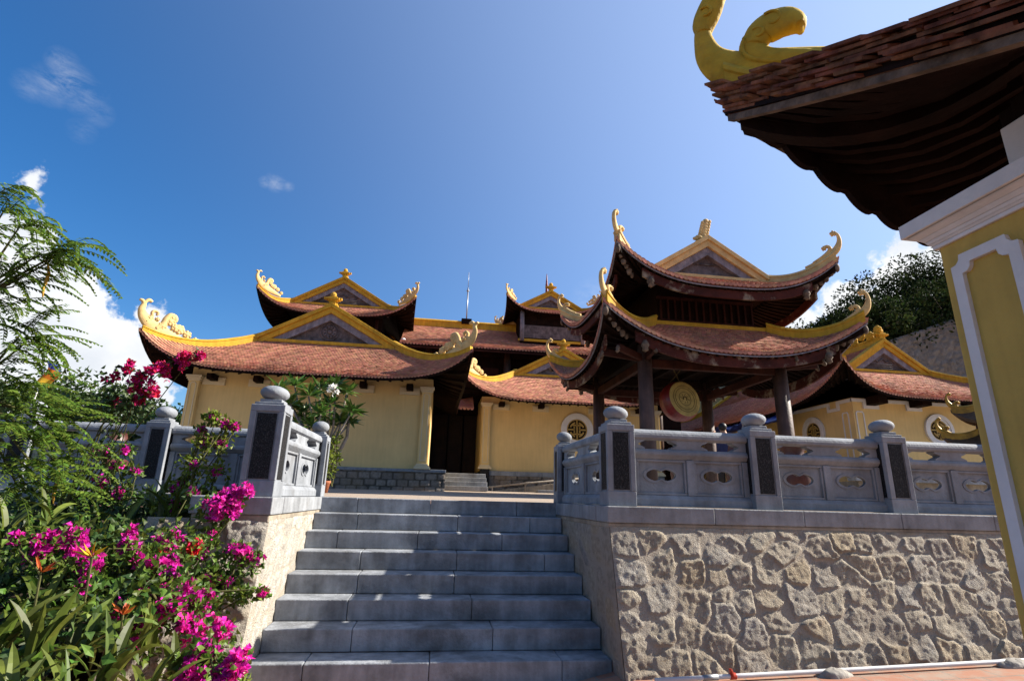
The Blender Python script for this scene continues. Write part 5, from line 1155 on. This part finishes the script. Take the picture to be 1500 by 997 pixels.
# ------------------------------------------------------------------ vegetation
# hillside stone wall
hw_ = thing('hillside_wall', (26, 28, 3), 'tall grey rough stone wall holding the wooded hillside, rising to the right', 'retaining wall')
rubble('wall_face', (16, 28, .2), np.array((1, 0, .36))/1.0628, (0, 0, 1), (0, -1, 0), 28, 7.15, 'hillstone', size=(.6, .4), amp=.22, res=.09, seed=71, parent=hw_)
# (the slab behind the relief)
mb = MB(); V = [(16, 28.02, 0), (44, 28.02, 0), (44, 28.02, 16.7), (16, 28.02, 7.30)]; mb.add(V+[(a, 28.45, c) for a, b, c in V], [(3, 2, 1, 0), (4, 5, 6, 7), (0, 1, 5, 4), (1, 2, 6, 5), (2, 3, 7, 6), (3, 0, 4, 7)]); mb.build('wall_core', 'hillstone', hw_)

def unit(A): return A/np.maximum(1e-9, np.linalg.norm(A, axis=-1, keepdims=True))
def leaves(mb, P, D, ln, wd, fold=.25, curl=.15, up=None):
    """small folded leaves: base P, direction D, one random tone each"""
    P = np.asarray(P, float); n = len(P); D = unit(np.asarray(D, float))
    ln = np.broadcast_to(ln, (n,))[:, None]; wd = np.broadcast_to(wd, (n,))[:, None]
    r = RNG.normal(0, 1, (n, 3)); 
    if up is not None: r = r*.5+np.array(up)
    Nn = unit(r-D*(r*D).sum(1, keepdims=True)); Lt = np.cross(D, Nn)
    b = P; c = P+D*ln*.5-Nn*wd*0; l = P+D*ln*.45+Lt*wd*.5+Nn*wd*fold; rr = P+D*ln*.45-Lt*wd*.5+Nn*wd*fold; t = P+D*ln-Nn*ln*curl
    V = np.stack([b, l, t, rr, c], 1).reshape(-1, 3); F = []; uv = []
    R2 = RNG.random((n, 2))
    for i in range(n):
        o = i*5; F += [(o, o+4, o+2, o+1), (o, o+3, o+2, o+4)]; uv += [R2[i], R2[i]]
    mb.add(V, F, uv)
def rnd_dir(n, bias=(0, 0, .3)): return unit(RNG.normal(0, 1, (n, 3))+np.array(bias))
def rosette_strap(mb, base, n, ln, wd, spread=(.25, 1.0), az=None):
    """arching strap leaves from one crown"""
    for i in range(n):
        a = RNG.uniform(0, 2*math.pi) if az is None else RNG.normal(az, .9); th = RNG.uniform(*spread); L = ln*RNG.uniform(.6, 1.1); w = wd*RNG.uniform(.7, 1.15)
        m = 8; h = np.array((math.cos(a), math.sin(a), 0)); lat = np.array((-math.sin(a), math.cos(a), 0)); tw = RNG.uniform(-.5, .5)
        p = np.array(base)+RNG.normal(0, .02, 3); ang = math.pi/2-th*.45; V = []; bend = th*RNG.uniform(.6, 1.3)
        for k in range(m):
            s = k/(m-1); ww = w*(math.sin(math.pi*min(1, .12+s*.88))**.7)*(1 if s < .99 else .05)
            d = h*math.cos(ang)+Z*math.sin(ang); nn = -h*math.sin(ang)+Z*math.cos(ang); lt = lat*math.cos(tw)+nn*math.sin(tw)
            V += [p-lt*ww/2+nn*ww*.16, p-nn*ww*.04, p+lt*ww/2+nn*ww*.16]; p = p+d*L/(m-1); ang -= bend/(m-1)*(1+s)
        w_ = (RNG.random(), RNG.random())
        mb.add(V, [(k*3+q, k*3+q+1, k*3+q+4, k*3+q+3) for k in range(m-1) for q in (0, 1)], [w_]*((m-1)*2))
def tree(name, label, x, y, z0, h, rad, nclump, nleaf, lsize, lm, group=None, trunkmat='bark', trunk_r=.12, lean=(0, 0), seed=0, cat='tree', flat=.75, multi=3):
    root = thing(name, (x, y, z0), label, cat, group); rng = np.random.default_rng(seed)
    cc = np.array((x+lean[0], y+lean[1], z0+h-rad*flat))
    C_ = []
    for i in range(nclump):
        d = unit(rng.normal(0, 1, 3)); r = rng.uniform(.35, 1)**.5
        C_.append(cc+d*np.array((rad, rad, rad*flat))*r*(1+.25*math.sin(5*d[0]+3*d[1]+seed)))
    C_ = np.array(C_)
    mb = MB()
    for k in range(multi):
        j = rng.integers(0, nclump); e = C_[j]; base = np.array((x+rng.normal(0, .1)*multi*.5, y, z0-.2)); mid = base*.45+cc*.55+rng.normal(0, .12*rad, 3)
        mb.sweep([base, base*.7+mid*.3+rng.normal(0, .05*rad, 3), mid, mid*.4+e*.6, e], [trunk_r, trunk_r*.85, trunk_r*.6, trunk_r*.35, trunk_r*.12], n=8)
    for j in range(0, nclump, 2):
        s = cc+(C_[j]-cc)*.15-Z*rad*.25; mb.sweep([s, (s+C_[j])/2+rng.normal(0, .06*rad, 3), C_[j]], [trunk_r*.35, trunk_r*.22, trunk_r*.08], n=6)
    mb.build('trunk', trunkmat, root, smooth=True)
    mb = MB(); cr = rad*.30*rng.uniform(.7, 1.3, nclump)
    for j in range(nclump):
        n = int(nleaf*rng.uniform(.6, 1.4)); d = unit(RNG.normal(0, 1, (n, 3))); r = RNG.uniform(.2, 1, (n, 1))**.6
        P = C_[j]+d*r*cr[j]*np.array((1.15, 1.15, .75)); leaves(mb, P, unit(d+RNG.normal(0, .6, (n, 3))-np.array((0, 0, .25))), lsize*RNG.uniform(.6, 1.3, n), lsize*.5*RNG.uniform(.7, 1.3, n), .2, .2)
    mb.build('crown', lm, root); return root
HT = [(1172, 492, 33, 2.0, 'sparse small tree at the low left end of the wooded hillside'), (1212, 472, 33, 2.4, 'rounded dark bush tree beside the sparse one on the hillside'), (1250, 446, 34, 2.8, 'dark tree just above the upper pavilion horn on the hillside'),
      (1292, 416, 34, 3.2, 'tall dark tree above the golden gable crest on the hillside'), (1333, 392, 35, 3.4, 'highest dark tree on the crest of the wooded hillside'), (1374, 388, 34, 3.6, 'large dark tree beside the edge of the gate pillar on the hillside'),
      (1268, 470, 30, 2.4, 'low dark tree behind the lower pavilion horn on the hillside'), (1312, 450, 30, 2.6, 'dark tree with pale bare stems above the hillside wall'), (1358, 430, 30, 2.8, 'dark tree rooted on top of the hillside wall near the pillar'),
      (1225, 490, 30.5, 1.5, 'small round bush at the foot of the hillside trees'), (1420, 380, 33, 3.6, 'dark hillside tree mostly hidden behind the gate pillar'), (1400, 425, 30, 2.6, 'dense dark tree on the wall top right beside the pillar edge'), (1470, 390, 33, 3.8, 'hillside tree wholly behind the gate pillar')]
for i, (px, py, y, r, lab) in enumerate(HT[:-1]):
    q = survey(px, py, y=y); zb = hillz(q[0], y); h = max(2.2, q[2]-zb)
    tree('hillside_tree', lab, q[0], y, zb, h, r, 52 if r > 2 else 30, 105 if px != 1172 else 30, .27, 'leafhill', 'trees on the hillside', 'palebark' if i in (7, 8, 5, 11) else 'bark', .10, (RNG.uniform(-.6, .6), 0), 100+i, multi=3)
LT = [(10, 530, 15, 2.3, 'leafy tree at the far left edge behind the balustrade'), (70, 555, 16, 2.0, 'green tree behind the flag'), (128, 548, 15, 1.9, 'bright green tree behind the second balustrade post'), (168, 585, 17, 1.5, 'low dark green tree behind the crimson flowers'),
      (205, 597, 19, 1.3, 'small feathery tree left of the yellow hall wall'), (247, 590, 20, 1.3, 'small green tree touching the yellow hall corner'), (-40, 520, 17, 3.0, 'tree at the left edge of the view')]
for i, (px, py, y, r, lab) in enumerate(LT[:-1]):
    q = survey(px, py, y=y); h = q[2]-cz(y)
    tree('garden_tree', lab, q[0], y, cz(y), max(1.8, h), r, 40, 75, .17, 'leaftree' if i in (1, 2, 4, 5) else 'leafdark', 'trees behind the left balustrade', 'bark', .09, seed=200+i, multi=2, flat=.7)

# plumeria
q0 = survey(462, 716, y=9.2)
PL = thing('plumeria_tree', (q0[0], 9.2, cz(9.2)), 'plumeria with rosettes of long leaves and a white bloom before the yellow hall', 'plumeria')
mb = MB(); ml = MB(); base = np.array((q0[0], 9.2, cz(9.2)-.1)); fork = base+Z*.55
tips = [(408, 556, .0), (432, 552, .3), (452, 566, -.2), (470, 556, .2), (492, 552, 0), (508, 562, .3), (515, 590, -.2), (498, 604, .1), (470, 592, -.3), (445, 590, .1), (425, 578, -.1), (458, 612, -.2), (484, 578, -.1), (438, 606, .3), (512, 606, .2), (400, 572, .1), (478, 604, .3)]
mb.sweep([base, base+Z*.3+np.array((.03, 0, 0)), fork], [.06, .05, .045], n=8)
for px, py, dy in tips:
    e = survey(px, py+14, y=9.2+dy); k = fork+(e-fork)*.5+np.array((RNG.normal(0, .06), RNG.normal(0, .05), -.08)); mb.sweep([fork-Z*RNG.uniform(0, .2), k, e], [.026, .019, .013], n=7)
    n = 36; a = RNG.uniform(0, 6.28, n); el = RNG.uniform(-.25, 1.1, n); D = np.stack([np.cos(a)*np.cos(el), np.sin(a)*np.cos(el), np.sin(el)], 1)
    leaves(ml, np.repeat(e[None], n, 0)+D*.015, D, RNG.uniform(.19, .31, n), .062, .16, .16, up=(0, 0, 1.2))
e1 = survey(512, 606, y=9.4); e0 = survey(468, 720, y=9.3); m1 = survey(508, 640, y=9.35); m2 = survey(494, 668, y=9.3); mb.sweep([e0, m2, m1, e1], [.032, .03, .026, .02], n=8)
mb.build('trunk', 'palebark', PL, smooth=True); ml.build('leaves', 'plum', PL)
mf = MB(); c = survey(488, 571, y=8.95)
for i in range(26):
    d = rnd_dir(1, (0, -.5, .3))[0]; leaves(mf, [c+d*.045], [d+RNG.normal(0, .4, 3)], .075, .06, .3, .2)
mf.build('bloom', 'whiteflower', PL)

def bush(name, label, cat, blobs, lsize, lm, stem_from=None, group=None, lw=.62):
    """shrub: leafy blobs (px, py, y, radius, leaves) on thin stems"""
    C_ = [(survey(a, b, y=y), r, n) for a, b, y, r, n in blobs]
    bx_, by_ = (C_[0][0][0], C_[0][0][1]) if stem_from is None else (stem_from[0], stem_from[1]); zb = stem_from[2] if stem_from else bedz(bx_, by_)
    root = thing(name, (bx_, by_, zb), label, cat, group); ml = MB(); ms = MB()
    for c, r, n in C_:
        d = unit(RNG.normal(0, 1, (n, 3))); P = c+d*(RNG.uniform(0, 1, (n, 1))**.5)*r; leaves(ml, P, unit(d+RNG.normal(0, .5, (n, 3))), lsize*RNG.uniform(.6, 1.3, n), lsize*lw*RNG.uniform(.7, 1.2, n), .2, .2)
        s = np.array((bx_, by_, zb)); ms.sweep([s, (s+c)/2+RNG.normal(0, .05, 3), c], [.012, .008, .004], n=6)
    ms.build('stems', 'twig', root); ml.build('leaves', lm, root); return root
bush('lime_shrub', 'narrow yellow green shrub beside the left end post', 'shrub', [(486, 650, 9.0, .11, 110), (488, 672, 9.0, .13, 150), (484, 690, 9.0, .10, 90), (494, 640, 9.0, .07, 40)], .055, 'lime', tuple(survey(486, 712, y=9.0)))

def bougainvillea(label, base, sprays, bm='bract', lm='leaf', name='bougainvillea', group='bougainvillea bushes'):
    """sprays: (px, py, y, leaf_r, leaves, bract_r, bracts); arching stems from base"""
    root = thing(name, tuple(base), label, 'bougainvillea', group); ms = MB(); ml = MB(); mf = MB(); base = np.array(base, float)
    for a, b, y, lr_, nl, br, nb in sprays:
        c = survey(a, b, y=y); 
        for k in range(2 if nl > 20 else 1):
            e = c+RNG.normal(0, lr_*.5, 3); mid = (base+e)/2+RNG.normal(0, .06, 3)+Z*.08; ms.sweep([base+RNG.normal(0, .02, 3), base*.75+mid*.25+Z*.04, mid, e], [.011, .009, .006, .003], n=6)
            t = RNG.uniform(.35, 1, 14); Pm = (1-t[:, None])**2*base+2*t[:, None]*(1-t[:, None])*mid+t[:, None]**2*e; leaves(ml, Pm+RNG.normal(0, .02, (14, 3)), rnd_dir(14), .05*RNG.uniform(.7, 1.2, 14), .034, .15, .2)
        if nl:
            nl = int(nl*1.5); d = unit(RNG.normal(0, 1, (nl, 3))); P = c+d*(RNG.uniform(0, 1, (nl, 1))**.45)*lr_; leaves(ml, P, unit(d*.5+RNG.normal(0, .6, (nl, 3))), .05*RNG.uniform(.6, 1.25, nl), .036*RNG.uniform(.7, 1.2, nl), .18, .2)
        if nb:
            sub = [c+unit(RNG.normal(0, 1, (1, 3)))[0]*br*RNG.uniform(.2, .9) for _ in range(max(2, int(nb/7.5)))]
            for s in sub:
                k = 7; d = unit(RNG.normal(0, 1, (k, 3))+np.array((0, -.3, .3))); P = s+d*RNG.uniform(.0, .035, (k, 1))
                for i in range(k):
                    q1 = unit(np.cross(d[i], RNG.normal(0, 1, 3))[None])[0]; q2 = np.cross(d[i], q1)
                    D = [d[i]*.7+q1*math.cos(t)+q2*math.sin(t) for t in (0, 2.09, 4.19)]
                    leaves(mf, np.repeat(P[i][None], 3, 0), D, RNG.uniform(.030, .042), RNG.uniform(.028, .038), .2, .05)
    ms.build('stems', 'twig', root)
    ml.build('leaves', lm, root); mf.build('blossoms', bm, root); return root
bz = lambda px, py, y: (lambda q: (q[0], y, bedz(q[0], y)))(survey(px, py, y=y))
bougainvillea('large magenta bougainvillea spilling beside the end of the flank wall', bz(235, 930, 4.0), [(240, 832, 4.1, .16, 70, .16, 120), (255, 880, 3.95, .2, 70, .19, 210), (215, 905, 3.9, .16, 60, .14, 110), (285, 915, 3.95, .15, 50, .12, 90), (228, 868, 4.0, .14, 40, .12, 90), (190, 945, 3.8, .14, 60, .08, 40), (250, 795, 4.3, .15, 60, .10, 50), (300, 880, 4.1, .12, 40, .08, 40), (180, 905, 3.8, .12, 40, .1, 50)])
bougainvillea('magenta bougainvillea heaped at the foot of the steps in the near corner', bz(300, 995, 3.6), [(280, 985, 3.55, .13, 30, .14, 150), (335, 985, 3.5, .14, 30, .15, 170), (300, 960, 3.6, .11, 30, .09, 60), (325, 925, 3.9, .09, 14, .075, 45), (350, 975, 3.5, .07, 10, .07, 50)])
bougainvillea('bougainvillea spray reaching over the rough wall end below the corner post', bz(285, 860, 4.25), [(345, 812, 4.35, .09, 50, .09, 55), (372, 822, 4.35, .08, 46, .05, 20), (330, 850, 4.3, .10, 60, .05, 14), (355, 872, 4.3, .06, 40, 0, 0), (385, 868, 4.3, .05, 26, .02, 9), (310, 845, 4.3, .12, 60, .07, 40), (300, 800, 4.4, .10, 50, .06, 22)])
bougainvillea('dense magenta bougainvillea against the base of the tall corner post', bz(290, 760, 4.8), [(338, 735, 4.7, .10, 16, .14, 190), (310, 745, 4.75, .14, 40, .10, 70), (355, 722, 4.7, .06, 10, .08, 60), (285, 722, 4.9, .08, 22, .05, 26), (308, 782, 4.7, .08, 20, .04, 18)])
bougainvillea('low magenta bougainvillea among the strap leaves at left', bz(105, 840, 3.9), [(112, 785, 4.0, .14, 60, .13, 110), (62, 800, 3.9, .14, 60, .10, 70), (125, 828, 3.9, .13, 50, .12, 90), (190, 795, 4.1, .13, 50, .10, 70), (130, 865, 3.8, .1, 40, .06, 40), (205, 815, 4.1, .12, 40, .06, 30), (22, 790, 3.8, .10, 40, .03, 12)])
bougainvillea('thin bougainvillea stems in front of the left balustrade panel', bz(170, 760, 5.6), [(150, 662, 5.7, .09, 40, .08, 40), (168, 685, 5.7, .12, 50, .07, 36), (148, 712, 5.6, .10, 30, .09, 46), (185, 660, 5.7, .08, 26, .03, 12), (175, 720, 5.6, .12, 50, .06, 26), (200, 690, 5.7, .07, 22, .02, 9)])
bougainvillea('lime leaved bougainvillea climbing before the panel left of the corner post', bz(270, 760, 5.3), [(312, 612, 5.5, .07, 80, .02, 9), (330, 622, 5.5, .06, 40, .02, 9), (300, 650, 5.5, .11, 60, .06, 26), (325, 648, 5.5, .09, 40, .07, 36), (345, 625, 5.5, .04, 22, .02, 9), (280, 680, 5.4, .12, 60, .05, 18), (262, 712, 5.4, .10, 50, .07, 30), (320, 690, 5.3, .10, 40, .02, 9), (295, 630, 5.5, .05, 26, .04, 16), (250, 740, 5.2, .12, 50, .05, 18)], 'bract', 'lime')
bougainvillea('arching crimson bougainvillea bough high in front of the left hall eave', bz(95, 720, 5.6), [(205, 560, 4.9, .10, 14, .10, 90), (235, 540, 4.9, .09, 8, .10, 100), (265, 527, 4.9, .08, 8, .08, 70), (290, 522, 4.9, .05, 6, .05, 30), (225, 575, 4.9, .08, 10, .10, 80), (190, 540, 5.0, .06, 8, .06, 36), (165, 553, 5.0, .06, 14, .04, 18), (200, 588, 4.9, .10, 50, .05, 26), (170, 588, 5.0, .13, 110, .02, 9)], 'bractred', 'leafdark')
bougainvillea('small clump of red blossom beside the rough wall end', bz(270, 830, 4.3), [(283, 803, 4.25, .07, 20, .065, 60), (232, 812, 4.2, .05, 10, .03, 14)], 'bractrred')

# strap leaved lilies, each a plant
SPX = [(232, 720, 5.2, .50, 12, 'upright strap leaved lily below the second balustrade post'), (300, 705, 5.2, .42, 8, 'broad leaved lily before the panel beside the corner post'), (190, 745, 5.0, .46, 10, 'strap leaved lily left of the upright clump'), (120, 915, 3.3, .46, 12, 'sunlit strap leaved lily under the yellow flower'), (165, 960, 3.1, .44, 12, 'strap leaved lily with a bleached leaf near the bottom'),
       (60, 930, 3.1, .50, 12, 'large strap leaved lily at the lower left'), (225, 985, 3.3, .46, 12, 'strap leaved lily beside the heaped magenta blossom'), (15, 900, 3.2, .5, 10, 'strap leaved lily at the left edge of the bed'), (260, 960, 3.6, .40, 10, 'yellowing strap leaved lily in front of the rough wall'), (105, 1000, 2.8, .42, 12, 'strap leaved lily at the bottom edge'),
       (20, 1000, 2.7, .42, 12, 'strap leaved lily in the bottom left corner'), (170, 830, 4.2, .50, 8, 'dark tall strap leaved lily in the middle of the bed'), (15, 760, 4.2, .46, 10, 'pale strap leaved lily under the feathery branch'), (75, 735, 4.6, .42, 10, 'strap leaved lily behind the feathery branch'), (215, 905, 3.7, .42, 9, 'strap leaved lily under the large magenta bush'), (255, 735, 5.1, .46, 9, 'dark strap leaved lily in the shade of the corner post'), (60, 860, 3.7, .4, 9, 'strap leaved lily with red tipped bloom'), (150, 775, 4.7, .42, 9, 'strap leaved lily behind the low magenta blossom')]
for px, py, y, ln, n, lab in SPX:
    q = survey(px, py, y=y); root = thing('strap_lily', (q[0], y, q[2]-.12), lab, 'lily', 'strap leaved lilies in the bed')
    mb = MB(); rosette_strap(mb, (q[0], y, q[2]-.16), n, ln*.8, .05, (.2, 1.9)); mb.build('leaves', 'strap', root)
def heliconia(px, py, y, label, m):
    q = survey(px, py, y=y); root = thing('heliconia', (q[0], y, bedz(q[0], y)), label, 'flower', 'heliconia flowers'); mb = MB(); b0 = np.array((q[0]-.02, y+.02, min(q[2]-.2, bedz(q[0], y)))); mb.sweep([b0, (b0+q)/2+np.array((.02, 0, 0)), q], .006, n=6); mb.build('stalk', 'twig', root)
    mf = MB(); n = 8; D = unit(np.stack([RNG.normal(0, .7, n), RNG.normal(-.2, .3, n), RNG.uniform(.3, 1, n)], 1)); leaves(mf, np.repeat(q[None], n, 0), D, RNG.uniform(.06, .11, n), .018, .3, .0); mf.build('bracts', m, root)
heliconia(135, 815, 3.55, 'yellow heliconia flower above the sunlit lily', 'yflower'); heliconia(60, 838, 3.4, 'orange tipped heliconia flower left of the yellow one', 'oflower'); heliconia(180, 900, 3.3, 'reddish heliconia flower right of the sunlit lily', 'oflower')

# low undergrowth
mb = MB(); n = 12000; X = RNG.uniform(-6.5, -1.75, n); Y = RNG.uniform(2.2, 6.3, n); Zb = np.array([bedz(a, b) for a, b in zip(X, Y)])
keep = ~((X > -2.1) & (Y > 4.3)); X, Y, Zb = X[keep], Y[keep], Zb[keep]
H = .50*fbm(X*2, Y*2, 3)*RNG.uniform(.1, 1, len(X))**.6+.04; P = np.stack([X, Y, Zb+H], 1)
leaves(mb, P, rnd_dir(len(P), (0, -.2, .5)), .075*RNG.uniform(.5, 1.4, len(P)), .045*RNG.uniform(.6, 1.3, len(P)), .15, .2)
o = mb.build('undergrowth', 'leafdark'); tag(o, 'low dark leafy undergrowth filling the flower bed', 'undergrowth', kind='stuff')
mb = MB(); n = 1700; X = RNG.uniform(-4.6, -1.5, n); Y = RNG.uniform(2.2, 4.4, n); Zb = np.array([bedz(a, b) for a, b in zip(X, Y)]); P = np.stack([X, Y, Zb+.15+.36*fbm(X*3, Y*3, 9)*RNG.uniform(.3, 1, n)], 1)
leaves(mb, P, rnd_dir(n, (.2, -.2, .5)), .07*RNG.uniform(.6, 1.3, n), .045*RNG.uniform(.7, 1.2, n), .15, .2)
o = mb.build('weeds', 'leaf'); tag(o, 'bright green weeds and creepers over the front of the flower bed', 'weeds', kind='stuff')

# feathery leaved tree at the left edge
def pinna(mb, o, az, el, L, nleaf=26, droop=1.5, w=.037):
    p = np.array(o, float); path = [p.copy()]; h = np.array((math.cos(az), math.sin(az), 0)); m = nleaf; e = el
    for k in range(m):
        d = h*math.cos(e)+Z*math.sin(e); p = p+d*L/m; path.append(p.copy()); e -= droop/m*(1.3-.6*k/m)
    path = np.array(path); lat = np.array((-h[1], h[0], 0.)); T = unit(np.gradient(path, axis=0))
    mb.sweep(path[::3], .0022, n=4, cap=False)
    sc = np.sin(math.pi*np.clip(np.linspace(.10, .96, m+1), 0, 1))**.5
    for sgn in (-1, 1):
        D = unit(lat*sgn+T*.35-Z*.30); leaves(mb, path[1:], D[1:], w*sc[1:]*RNG.uniform(.9, 1.1, m), .0165, .05, .1, up=(0, 0, 2))
def feathery(label, trunk, nodes, name='feathery_tree'):
    root = thing(name, tuple(trunk[0]), label, 'tree', None); mb = MB(); ml = MB(); pods = []; mb.sweep(trunk, np.linspace(.05, .02, len(trunk)), n=8); s0 = np.array(trunk[-1], float)
    for px, py, y, k, az, L in nodes:
        c = survey(px, py, y=y); mb.sweep([s0, (s0+c)/2+Z*.05+RNG.normal(0, .02, 3), c], [.012, .008, .004], n=6)
        for i in range(k+2):
            a = az+RNG.normal(0, .75); pinna(ml, c+RNG.normal(0, .025, 3), a, RNG.uniform(.0, .9), L*RNG.uniform(.85, 1.4), int(L*62), RNG.uniform(.8, 1.7))
        if RNG.random() < .22:
            pods.append(c); mp_ = MB(); mp_.sweep([c, c+np.array((.02, 0, -.06)), c+np.array((.015, 0, -.15)), c+np.array((.03, -.01, -.2))], [.004, .008, .008, .003], n=6); mp_.build('pod', 'pod', root, smooth=True)
    mb.build('trunk', 'twig', root, smooth=True); ml.build('leaflets', 'feather', root)
    return root
T0 = survey(-160, 760, y=3.2); T1 = survey(-90, 480, y=3.2)
feathery('feathery leaved tree with yellow pods drooping in from the upper left edge', [(T0[0], 3.2, bedz(T0[0], 3.2)), T0, (T0+T1)/2, T1], [(-10, 285, 3.1, 5, .1, .30), (5, 310, 3.1, 6, .0, .30), (30, 330, 3.0, 6, -.1, .28), (-20, 350, 3.2, 6, .0, .30), (60, 372, 3.0, 6, .0, .30), (92, 368, 3.0, 7, .2, .30), (40, 385, 3.1, 6, -.2, .28), (70, 385, 3.05, 6, -.4, .28), (-10, 400, 3.0, 7, -.1, .30), (20, 420, 3.1, 5, .1, .28), (0, 460, 3.1, 5, -.2, .28), (-25, 440, 3.1, 6, .0, .30)])
feathery('feathery leaved sapling arching over the left balustrade', [(T0[0], 3.5, bedz(T0[0], 3.5)), tuple(survey(-120, 720, y=3.4)), tuple(survey(-50, 590, y=3.4))], [(30, 490, 3.2, 8, .1, .28), (10, 510, 3.2, 7, -.1, .28), (40, 500, 3.2, 5, .3, .26), (-15, 540, 3.2, 7, .1, .30), (10, 560, 3.3, 7, .0, .3), (-10, 580, 3.3, 6, .2, .3), (30, 600, 3.3, 9, .1, .28), (60, 610, 3.3, 8, .0, .28), (10, 630, 3.2, 9, -.1, .28), (40, 640, 3.2, 8, -.3, .26), (75, 640, 3.3, 7, -.1, .26), (0, 680, 3.2, 8, .0, .28), (55, 690, 3.2, 7, -.2, .26), (85, 680, 3.3, 6, -.2, .26), (25, 710, 3.2, 7, -.2, .26), (70, 720, 3.2, 5, -.3, .24)])
# flag
q = survey(75, 543, y=9.0); FG = thing('flag', (q[0]-.15, 9.0, cz(9)), 'small orange and blue flag on a thin white pole behind the left balustrade', 'flag')
mb = MB(); mb.sweep([(q[0]-.16, 9.0, cz(9)), (q[0]-.10, 9.0, q[2]+.22)], .012, n=8); mb.build('pole', 'white', FG, smooth=True)
for m_, a0, a1 in (('flagblue', 0, .3), ('flagorange', .3, .72), ('flagyellow', .72, 1)):
    V = [(q[0]-.11+.20*u+.03*math.sin(v*5), 9.0+.04*math.sin(u*7+v*4), q[2]+.17-.36*v-.08*u) for v in np.linspace(a0, a1, 6) for u in np.linspace(0, 1, 8)]
    mb = MB(); mb.grid(V, 8, 6); o = mb.build('cloth', m_, FG, smooth=True)
